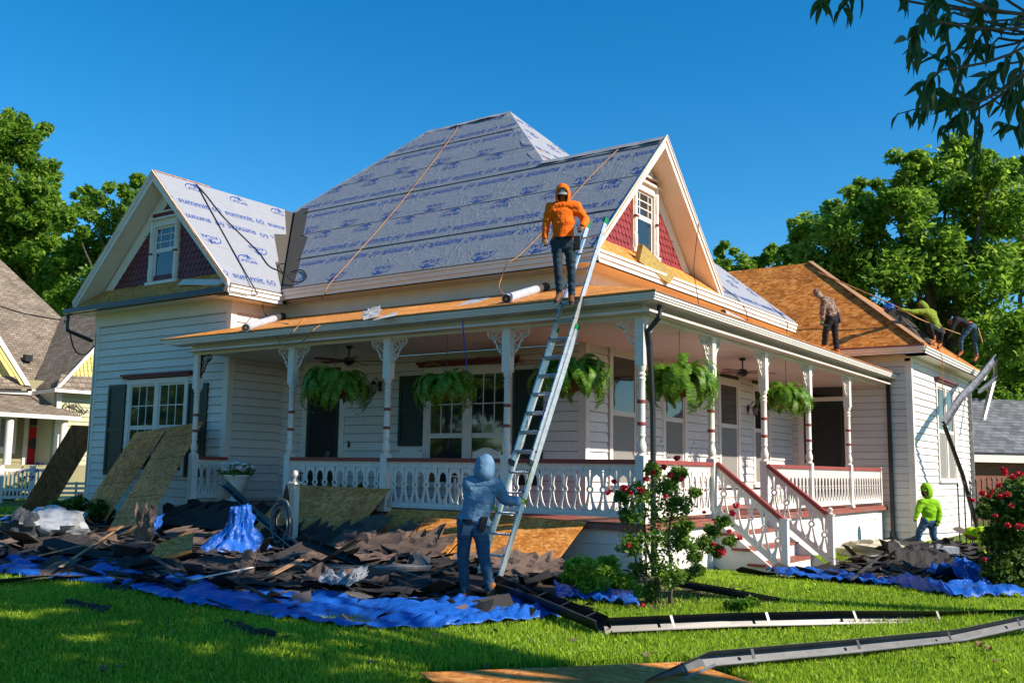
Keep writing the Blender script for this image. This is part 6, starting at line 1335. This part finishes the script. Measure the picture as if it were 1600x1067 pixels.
def person(label,J,colr,vox=.010,hood=True,face=None,glove=None,boots='boot_tan',s=1.,hand_curl=.9,wr=.010,hem=.075,group=None):
    """J: joints in the place's coordinates"""
    base=V((J['anL']+J['anR'])/2); base.z=min(J['anL'].z,J['anR'].z)-.09
    T_=thing('person',label,'person',base,0,group); J={k:V(v)-base for k,v in J.items()}
    mats=[T[colr[0]],T[colr[1]],T['skin'],T[glove] if glove else T['skin']]
    mb=MB(); reg=[]
    def add(mi,pts,rad,side=None):
        ball_tube(mb,pts,rad,side); pts=[V(p) for p in pts]
        for i in range(len(pts)-1):
            r=rad[i] if not hasattr(rad[i],'__len__') else max(rad[i]); reg.append((mi,pts[i],pts[i+1],r))
    shm=(J['shL']+J['shR'])/2; hpm=(J['hipL']+J['hipR'])/2; side=(J['shR']-J['shL']).normalized(); hs_=(J['hipR']-J['hipL']).normalized()
    up=(shm-hpm).normalized(); fwd=up.cross(side); fwd.normalize()
    if 'face' in J: pass
    f=(J['look']-J['head']).normalized()
    wst=hpm.lerp(shm,.30)+(J['bend'] if False else V((0,0,0)))
    # jeans
    add(1,[J['hipL']+up*.02,hpm+up*.03,J['hipR']+up*.02],[(.105*s,.115*s)]*3)
    add(1,[hpm-up*.02,hpm+up*.10],[(.155*s,.115*s),(.15*s,.108*s)],hs_)
    for L in ('L','R'):
        h,k,a=J['hip'+L],J['kn'+L],J['an'+L]; add(1,[h,h.lerp(k,.5),k],[.098*s,.083*s,.066*s]); add(1,[k,k.lerp(a,.35),a],[.066*s,.064*s,.052*s])
    # top
    add(0,[hpm+up*.06,wst+up*.02,hpm.lerp(shm,.62),shm-up*.06],[(.168*s,.128*s),(.160*s,.118*s),(.185*s,.130*s),(.165*s,.105*s)],side)
    add(0,[J['shL'],shm+up*.015,J['shR']],[.084*s,.096*s,.084*s]); add(0,[shm+up*.03,J['neck']-up*.02],[.085*s,.066*s])
    for L in ('L','R'):
        sh,el,wrj,ha=J['sh'+L],J['el'+L],J['wr'+L],J['ha'+L]
        add(0,[sh-up*.01,sh.lerp(el,.5),el],[.083*s,.069*s,.060*s]); add(0,[sh.lerp(shm,.25)-up*.05,sh.lerp(el,.45)],[.085*s,.06*s]); add(0,[el,el.lerp(wrj,.6),wrj],[.058*s,.052*s,.042*s])
        d=(ha-wrj).normalized(); pn=d.cross(side if abs(d.dot(side))<.9 else fwd).normalized()
        if pn.dot(fwd)<0: pn=-pn
        if 'pn'+L in J: pn=(J['pn'+L]+base-V((0,0,0))-base); pn=(pn-d*pn.dot(d)).normalized()
        sd=d.cross(pn)
        add(3,[wrj-d*.0,wrj+d*.045],[(.030*s,.022*s),(.034*s,.019*s)],sd)
        add(3,[wrj+d*.03,wrj+d*.085],[(.040*s,.016*s),(.042*s,.015*s)],sd)
        for q,Lf in ((-1.5,.072),(-.5,.082),(.5,.076),(1.5,.060)):
            b0=wrj+d*.085+sd*q*.020*s; c1_=hand_curl*.6; c2_=hand_curl*1.4
            b1=b0+(d*math.cos(c1_)+pn*math.sin(c1_))*Lf*.5; b2=b1+(d*math.cos(c2_)+pn*math.sin(c2_))*Lf*.42
            add(3,[b0,b1,b2],[.0105*s,.010*s,.0085*s])
        t0=wrj+d*.03-sd*.034*s; t1=t0+(d*.6-sd*.7+pn*.3).normalized()*.038; t2=t1+(d*.8+pn*.5-sd*.05).normalized()*.034; add(3,[t0,t1,t2],[.014*s,.0125*s,.010*s])
    # neck and head with features
    hd=J['head']; hup=(hd-J['neck']).normalized(); hup=(hup-f*hup.dot(f)).normalized(); hsd=f.cross(hup)
    add(2,[shm,J['neck'],hd-hup*.05],[.064*s,.058*s,.056*s])
    add(2,[hd-hup*.045+f*.012,hd+hup*.035],[(.066*s,.082*s),(.075*s,.092*s)],hsd)
    add(2,[hd-hup*.085+f*.055,hd-hup*.075+f*.03],[(.026*s,.030*s),(.05*s,.05*s)],hsd)
    add(2,[hd+hup*.012+f*.088,hd-hup*.022+f*.108],[.011*s,.014*s])
    add(2,[hd+hup*.026+f*.083-hsd*.03,hd+hup*.03+f*.09,hd+hup*.026+f*.083+hsd*.03],[.012*s]*3)
    for q in (-1,1): add(2,[hd+hsd*q*.078+hup*.02-f*.0,hd+hsd*q*.078-hup*.02],[(.018*s,.008*s)]*2,f)
    o=bpy.data.objects.new('tmp',mb.mesh('tmp',mats[0])); col.objects.link(o)
    rmd=o.modifiers.new('r','REMESH'); rmd.mode='VOXEL'; rmd.voxel_size=vox
    sm=o.modifiers.new('s','SMOOTH'); sm.factor=.5; sm.iterations=6
    bpy.context.view_layer.update(); e=o.evaluated_get(bpy.context.evaluated_depsgraph_get()); me=bpy.data.meshes.new_from_object(e); bpy.data.objects.remove(o)
    me.name='body'; me.materials.clear(); [me.materials.append(x) for x in mats]
    n=len(me.vertices); co_=np.empty(n*3); me.vertices.foreach_get('co',co_); co_=co_.reshape(-1,3); no=np.empty(n*3); me.vertices.foreach_get('normal',no); no=no.reshape(-1,3)
    D_=np.stack([segdist(co_,a,b)-r for _,a,b,r in reg],1); best=D_.argmin(1); mi=np.array([x[0] for x in reg])[best]
    # hem of the top over the jeans, cuffs: the upper garment wins above the hem line
    hz_=(co_-np.array(hpm))@np.array(up); torso=(mi<=1)&(np.abs((co_-np.array(hpm))@np.array(side))<.24*s)&(segdist(co_,hpm-up*.1,shm)<.2); mi[torso]=np.where(hz_[torso]>hem,0,mi[torso]); mi[(mi==0)&(hz_<hem)&torso]=1
    for i in range(n):
        if mi[i]<2:
            c=V(co_[i]); k=.015 if mi[i]==0 else .012
            w_=mnoise.noise(V((c.x*9,c.y*9,c.z*16)))*k+abs(mnoise.noise(V((c.x*22,c.y*22,c.z*34))))*k*.7; co_[i]+=no[i]*(w_+(.006 if mi[i]==0 else .002))
    me.vertices.foreach_set('co',co_.ravel())
    lp_=np.empty(len(me.loops),dtype=np.int32); me.loops.foreach_get('vertex_index',lp_); st_=np.empty(len(me.polygons),dtype=np.int32); me.polygons.foreach_get('loop_start',st_)
    me.polygons.foreach_set('material_index',mi[lp_[st_]].astype(np.int32)); me.polygons.foreach_set('use_smooth',np.ones(len(me.polygons),bool)); me.update()
    obj('body',me,T_,world=False)
    # eyes, mouth
    ey=MB(); [ey.sphere(hd+f*.085+hup*.010+hsd*q*.030,(.013,.013,.008),8,6) for q in (-1,1)]; ey.build('eyes',T['black'],T_,world=False)
    MB().bar(hd-hup*.045+f*.093-hsd*.022,hd-hup*.045+f*.093+hsd*.022,.006,.008).build('mouth',T['lip'],T_,world=False)
    if hood:
        nb_=(-up*.6-f*.5).normalized()
        def fn(a,b):
            ph=a*2*math.pi; th=R(46)+b*R(134); ph=(a%1.)*2*math.pi; c_=math.cos(th); s_=math.sin(th); dr=f*c_*.125+(hsd*math.cos(ph)*.112+hup*math.sin(ph)*.135)*s_
            p=hd+dr*s*1.04+hup*.01
            low=max(0,-math.sin(ph))
            p+= (J['neck']+up*.01-hd)*low*.55*(s_) + f*.0
            if hup.dot(dr)<0: dd_=p-hd-hup*hup.dot(p-hd); p+=dd_*min(.35,-hup.dot(dr)*2.6)
            p+= dr.normalized()*(.010*mnoise.noise(p*14)+.006*mnoise.noise(p*34))
            return p
        h=MB().grid(fn,36,16); h.merge=True; h=h.build('hood',T[colr[0]],T_,world=False,smooth=True); md=h.modifiers.new('t','SOLIDIFY'); md.thickness=.012; md.offset=-1
    # boots
    for L in ('L','R'):
        a=J['an'+L]; toe=J['toe'+L]; d=(toe-a); d.z=0 if abs(d.z)<.08 else d.z; d.normalize(); g=a-V((0,0,.075)); b=MB()
        ball_tube(b,[a+V((0,0,.07)),a-V((0,0,.02))],[.058*s,.056*s]); ball_tube(b,[g-d*.03+V((0,0,.035)),g+d*.08+V((0,0,.035)),g+d*.17+V((0,0,.02))],[(.043,.05),(.048,.045),(.044,.034)],d.cross(V((0,0,1))))
        o=bpy.data.objects.new('tmp',b.mesh('tmp',T[boots])); col.objects.link(o); m1=o.modifiers.new('r','REMESH'); m1.mode='VOXEL'; m1.voxel_size=.011; m2=o.modifiers.new('s','SMOOTH'); m2.iterations=3; m2.factor=.5
        bpy.context.view_layer.update(); me2=bpy.data.meshes.new_from_object(o.evaluated_get(bpy.context.evaluated_depsgraph_get())); bpy.data.objects.remove(o)
        me2.polygons.foreach_set('use_smooth',[True]*len(me2.polygons)); bo_=obj('boot',me2,T_,world=False)
        so_=MB(); n_=12; so_.prism([g+d*(.07+.15*math.cos(2*math.pi*k/n_))+d.cross(V((0,0,1))).normalized()*.052*math.sin(2*math.pi*k/n_)*(1.0) for k in range(n_)],(0,0,-.018)); so_.build('sole',T['rubber'],bo_,world=False)
    T_['_']=0; del T_['_']
    return T_,J,dict(f=f,up=up,side=side,fwd=fwd,hup=hup,hsd=hsd,hpm=hpm,shm=shm,base=base)
T['skin']=plain('skin',(.30,.155,.09),.55,.35); T['lip']=plain('lips',(.22,.08,.06),.5)
def cloth(name,c,c2,sc_=10,rough=.85):
    m=Mt(name,rough,.15); n=m.noise(sc_,4); w_=m.noise(200,1); m.color(m.mix(n,c,c2)); m.bump(m.math('ADD',n,m.math('MULTIPLY',w_,.15)),.35,.01); return m.m
T['orange']=cloth('hi_vis_orange_cloth',(.92,.165,.01),(.82,.13,.008)); T['bluesh']=cloth('blue_sun_shirt',(.09,.185,.29),(.13,.24,.36),6,.6); T['jeans']=cloth('blue_jeans',(.026,.065,.115),(.05,.105,.17),7); T['jeansdk']=cloth('dark_jeans',(.018,.030,.045),(.04,.065,.09),7)
T['lime']=cloth('lime_hoodie',(.22,.46,.012),(.17,.37,.01)); T['olive']=cloth('olive_hoodie',(.22,.27,.03),(.17,.21,.025)); T['blackc']=cloth('black_cloth',(.012,.013,.016),(.03,.03,.034)); T['hivis']=cloth('yellow_green_hi_vis',(.45,.62,.01),(.35,.55,.01))
m=Mt('camouflage_cloth',.85,.1); n1=m.noise(16,2); n2=m.noise(23,2,m.mapp((1,1,1),(1,2,3))); m.color(m.mix(m.ramp(n2,[(.52,(0,)*3),(.54,(1,)*3)],'CONSTANT'),m.ramp(n1,[(0,(.10,.05,.035)),(.48,(.26,.15,.11)),(.56,(.05,.04,.03))],'CONSTANT'),(.34,.25,.2))); T['camo']=m.m
T['boot_tan']=cloth('tan_boot_leather',(.33,.13,.035),(.25,.09,.025),9,.6); T['boot_br']=cloth('brown_boot_leather',(.16,.07,.035),(.11,.05,.025),9,.6); T['boot_or']=cloth('orange_boot_leather',(.50,.14,.03),(.36,.10,.02),9,.6)
T['glovey']=cloth('yellow_green_glove',(.34,.42,.02),(.22,.28,.03)); T['gloveb']=cloth('dark_glove',(.03,.03,.03),(.06,.07,.06)); T['gloveg']=cloth('green_glove',(.05,.12,.05),(.08,.16,.07)); T['capg']=cloth('pale_cap',(.26,.26,.25),(.2,.2,.2)); T['beltbr']=cloth('tool_belt_leather',(.14,.06,.03),(.09,.04,.02),9,.6)
def JJ(D,**k):
    return {n:at(x,y,D+(q[0] if q else 0)) for n,(x,y,*q) in k.items()}
def cap(T_,J,F,mat,bill=True,s=1.):
    hd,hup,f,hs_=J['head'],F['hup'],F['f'],F['hsd']
    def fn(a,b): ph=a*2*math.pi; th=b*R(88); return hd+hup*.025+(hup*math.cos(th)*.105+(f*math.cos(ph)*.106+hs_*math.sin(ph)*.092)*math.sin(th))*s
    c=MB().grid(fn,20,7)
    if bill:
        c.grid(lambda a,b:hd+hup*(.045-.02*b-.02*(a*2-1)**2)+f*(.09+.085*b*math.sqrt(max(0,1-.75*(a*2-1)**2)))+hs_*(a*2-1)*.075,8,4)
    o=c.build('cap',T[mat],T_,world=False,smooth=True); md=o.modifiers.new('t','SOLIDIFY'); md.thickness=.006
def belt(T_,J,F,mat='blackc',buckle=True,up_=.085):
    c=F['hpm']+F['up']*up_; m_=MB(); s_,f_=F['side'],F['fwd']
    pts=[c+s_*.178*math.cos(a)+f_*.138*math.sin(a) for a in np.linspace(0,2*math.pi,29)]
    for a,b in zip(pts,pts[1:]): m_.bar(a,b+(b-a)*.1,.008,.042,F['up'])
    m_.build('belt',T[mat],T_,world=False)
    if buckle: MB().obox(c+f_*.143,s_*.028,F['up']*.02,f_*.006).build('buckle',T['alu'],T_,world=False)
def pouch(T_,c,a,b,d,mat,name='tool_pouch'): m_=MB().obox(c,a,b,d); o=m_.build(name,T[mat],T_,world=False); md=o.modifiers.new('b','BEVEL'); md.width=.012; md.segments=2
# man in orange on the porch roof
D=dep((-.68,1.19,4.3))
Jt=JJ(D,head=(879.5,301,-.03),look=(876,318,-.55),neck=(879.5,317,.02),shL=(860.5,325),shR=(900,323),elL=(853.5,349,.03),wrL=(851.5,372,-.02),haL=(853.5,384,-.10),elR=(915,344,-.02),wrR=(911,354,-.22),haR=(905,360,-.32),hipL=(870.5,381),hipR=(889.5,381),knL=(872,418,-.06),knR=(893,421,.0),anL=(874,458,-.02),anR=(893,460.5,.02),toeL=(866,469,-.25),toeR=(893,470,-.25))
tp,J,F=person('man in bright orange hooded shirt standing on the porch roof by the ladder top',Jt,('orange','jeansdk'),vox=.009,hand_curl=.8,boots='boot_br'); cap(tp,J,F,'capg'); belt(tp,J,F)
MB().obox(J['head']+F['f']*.094+F['hup']*.012,F['hsd']*.062,F['hup']*.017,F['f']*.008).build('sunglasses',T['black'],tp,world=False)
pouch(tp,F['hpm']+F['side']*.22+F['up']*.0-F['fwd']*.02,F['side']*.05,F['up']*.11,F['fwd']*.07,'blackc')
# man in blue holding the ladder
bf=G(768,938); D=dep(bf)
Jt=JJ(D,head=(757.5,729,.02),look=(772,740,1.5),neck=(755.5,745,.0),shL=(735,756),shR=(774,757,.04),elL=(742,786,.30),wrL=(764,793,.42),haL=(776,790,.50),elR=(790,781,.14),wrR=(810,783,.34),haR=(822,778,.42),hipL=(728,818),hipR=(750,819),knL=(723,871,.05),knR=(757,872,-.02),anL=(727,926,.02),anR=(768,925,-.10),toeL=(742,945,.15),toeR=(786,938,.02))
tp,J,F=person('man in blue hooded shirt and jeans seen from behind steadying the ladder',Jt,('bluesh','jeans'),vox=.008,glove='glovey',hand_curl=1.1,s=1.06,hem=.03)
pouch(tp,F['hpm']-F['fwd']*.14+F['side']*.10+F['up']*.03,F['side']*.045,F['up']*.09,F['fwd']*.03,'blackc','phone_pouch'); belt(tp,J,F,'blackc',False,.055)
pk=MB()
for q in (-1,1): c=F['hpm']-F['fwd']*.118*1.0+F['side']*q*.075-F['up']*.06; pk.obox(c,F['side']*.055,F['up']*.06,F['fwd']*.008)
pk.build('back_pocket',T['jeans'],tp,world=False)
# man in bright green walking at the right wing corner
D=dep(G(1450,857,-.2))-.3
Jt=JJ(D,head=(1447.5,764,0),look=(1430,776,-.35),neck=(1450,776,.0),shL=(1440,785,-.10),shR=(1462,786,.05),elL=(1434.5,797,-.2),wrL=(1432,806,-.25),haL=(1430.5,814,-.3),elR=(1468,801,.0),wrR=(1466.5,814,-.1),haR=(1465.5,823,-.15),hipL=(1446,815,-.06),hipR=(1457,816,.06),knL=(1436,831,-.1),knR=(1458,838,.0),anL=(1433,850,-.05),anR=(1468,852,.15),toeL=(1423,856,-.2),toeR=(1460,858,.0))
tp,J,F=person('man in bright green hooded jacket walking with head down by the right wing corner',Jt,('lime','jeans'),vox=.012,glove='glovey',boots='boot_br',s=1.13); cap(tp,J,F,'lime')
# roofer in camouflage on the side porch roof
D=dep((9.35,-.2,4.45))
Jt=JJ(D,head=(1278,458.5,0),look=(1271,470,-.3),neck=(1285,466,0),shL=(1288,472,-.14),shR=(1297,471,.12),elL=(1285,488,-.2),wrL=(1285,499,-.25),haL=(1284,507,-.28),elR=(1306,488,.10),wrR=(1307,498,.0),haR=(1307,506,-.05),hipL=(1296,498,-.09),hipR=(1303,498,.09),knL=(1290,519,-.1),knR=(1305,523,.0),anL=(1288,540,-.05),anR=(1308,550,-.1),toeL=(1280,545,-.2),toeR=(1316,558,-.2))
tp,J,F=person('roofer in brown camouflage shirt standing on the side porch roof looking down',Jt,('camo','blackc'),vox=.012,hood=False,glove='gloveg',boots='boot_or',s=1.08); cap(tp,J,F,'camo'); pouch(tp,F['hpm']+F['side']*.16-F['fwd']*.08,F['side']*.07,F['up']*.13,F['fwd']*.08,'beltbr'); belt(tp,J,F,'beltbr',False)
hd=J['head']; MB().sphere(hd+F['f']*.05-F['hup']*.04,(.075,.075,.07),12,8).build('face_mask',T['capg'],tp,world=False,smooth=True)
MB().bar(J['haL'],J['haL']+CR*.16+V((0,0,-.03)),.04,.05).build('hand_tool',T['black'],tp,world=False)
# roofer in olive hood sitting on the hip of the right wing
D=dep((15.6,-1.1,5.3))
Jt=JJ(D,head=(1441,477.5,0),look=(1428,486,-.15),neck=(1448,484,0),shL=(1446,487,-.16),shR=(1458,489,.14),elL=(1424,487,-.3),wrL=(1408,484,-.35),haL=(1400,483,-.35),elR=(1463,505,.12),wrR=(1454,514,-.05),haR=(1449,521,-.1),hipL=(1463,516,-.1),hipR=(1469,517,.1),knL=(1452,508,-.3),knR=(1471,521,-.1),anL=(1459,530,-.3),anR=(1469,536,-.1),toeL=(1450,536,-.45),toeR=(1463,543,-.3))
tp,J,F=person('roofer in olive green hood crouching on the right wing roof edge',Jt,('olive','blackc'),vox=.012,boots='boot_or'); belt(tp,J,F,'beltbr',False); pouch(tp,F['hpm']+F['side']*.17,F['side']*.06,F['up']*.1,F['fwd']*.08,'beltbr')
# roofer bent over beyond him
D=dep((20.6,-1.1,5.5))
Jt=JJ(D,head=(1487,503,0),look=(1480,520,-.1),neck=(1492,498,0),shL=(1494,499,-.15),shR=(1499,501,.15),elL=(1487,514,-.2),wrL=(1484,524,-.2),haL=(1482,530,-.2),elR=(1500,516,.12),wrR=(1502,526,.0),haR=(1501,532,0),hipL=(1516,510,-.1),hipR=(1521,511,.1),knL=(1501,531,-.12),knR=(1523,532,.1),anL=(1502,549,-.1),anR=(1526,556,.05),toeL=(1494,556,-.2),toeR=(1520,564,-.1))
tp,J,F=person('roofer in dark shirt bending double at the far edge of the right wing roof',Jt,('blackc','jeans'),vox=.012,hood=False,glove='gloveb',boots='boot_or'); cap(tp,J,F,'beltbr'); belt(tp,J,F,'orange',False); pouch(tp,F['hpm']+F['fwd']*.15,F['side']*.1,F['up']*.06,F['fwd']*.05,'beltbr')
MB().bar(at(1528,512,D)-F['base'],at(1535,535,D)-F['base'],.03,.03).build('hammer_handle',T['bareboard'],tp,world=False)
# worker in lime green bending behind the rose bush
D=dep(G(1548,892,-.15))+.2
Jt=JJ(D,head=(1519,834,0),look=(1512,850,-.1),neck=(1529,830,0),shL=(1533,829,-.18),shR=(1537,832,.18),elL=(1534,850,-.2),wrL=(1537,866,-.2),haL=(1539,877,-.2),elR=(1550,855,.2),wrR=(1553,872,.1),haR=(1553,882,.1),hipL=(1566,833,-.1),hipR=(1571,834,.1),knL=(1563,862,-.15),knR=(1582,862,.1),anL=(1570,890,-.1),anR=(1590,892,.1),toeL=(1560,896,-.2),toeR=(1580,898,0))
tp,J,F=person('worker in lime yellow hooded shirt bent down behind the rose bush',Jt,('hivis','jeans'),vox=.012,glove='glovey')
# dark sheet and blue bag beside the olive roofer
D=dep((15.0,-1.0,5.6)); MB().prism([at(1383,487,D),at(1394,478,D),at(1452,527,D+.3),at(1462,541,D+.3),at(1448,537,D)],(.02,.05,.03)).build('felt_strip',T['under'] if False else T['rolldark'],label='dark felt strip lying along the hip of the right wing roof',cat='roofing felt')
lump('blue_bag','small blue bag on the hip in front of the olive roofer','bag',at(1389,480,D),(.16,.16,.1),'tarp',3,.3,3)
cord('orange rope from the wing ridge down past the olive roofer',[at(1278,425,D+2),at(1340,452,D+1.2),at(1395,476,D+.3),at(1440,500,D),at(1500,522,D+1.5)],.02)
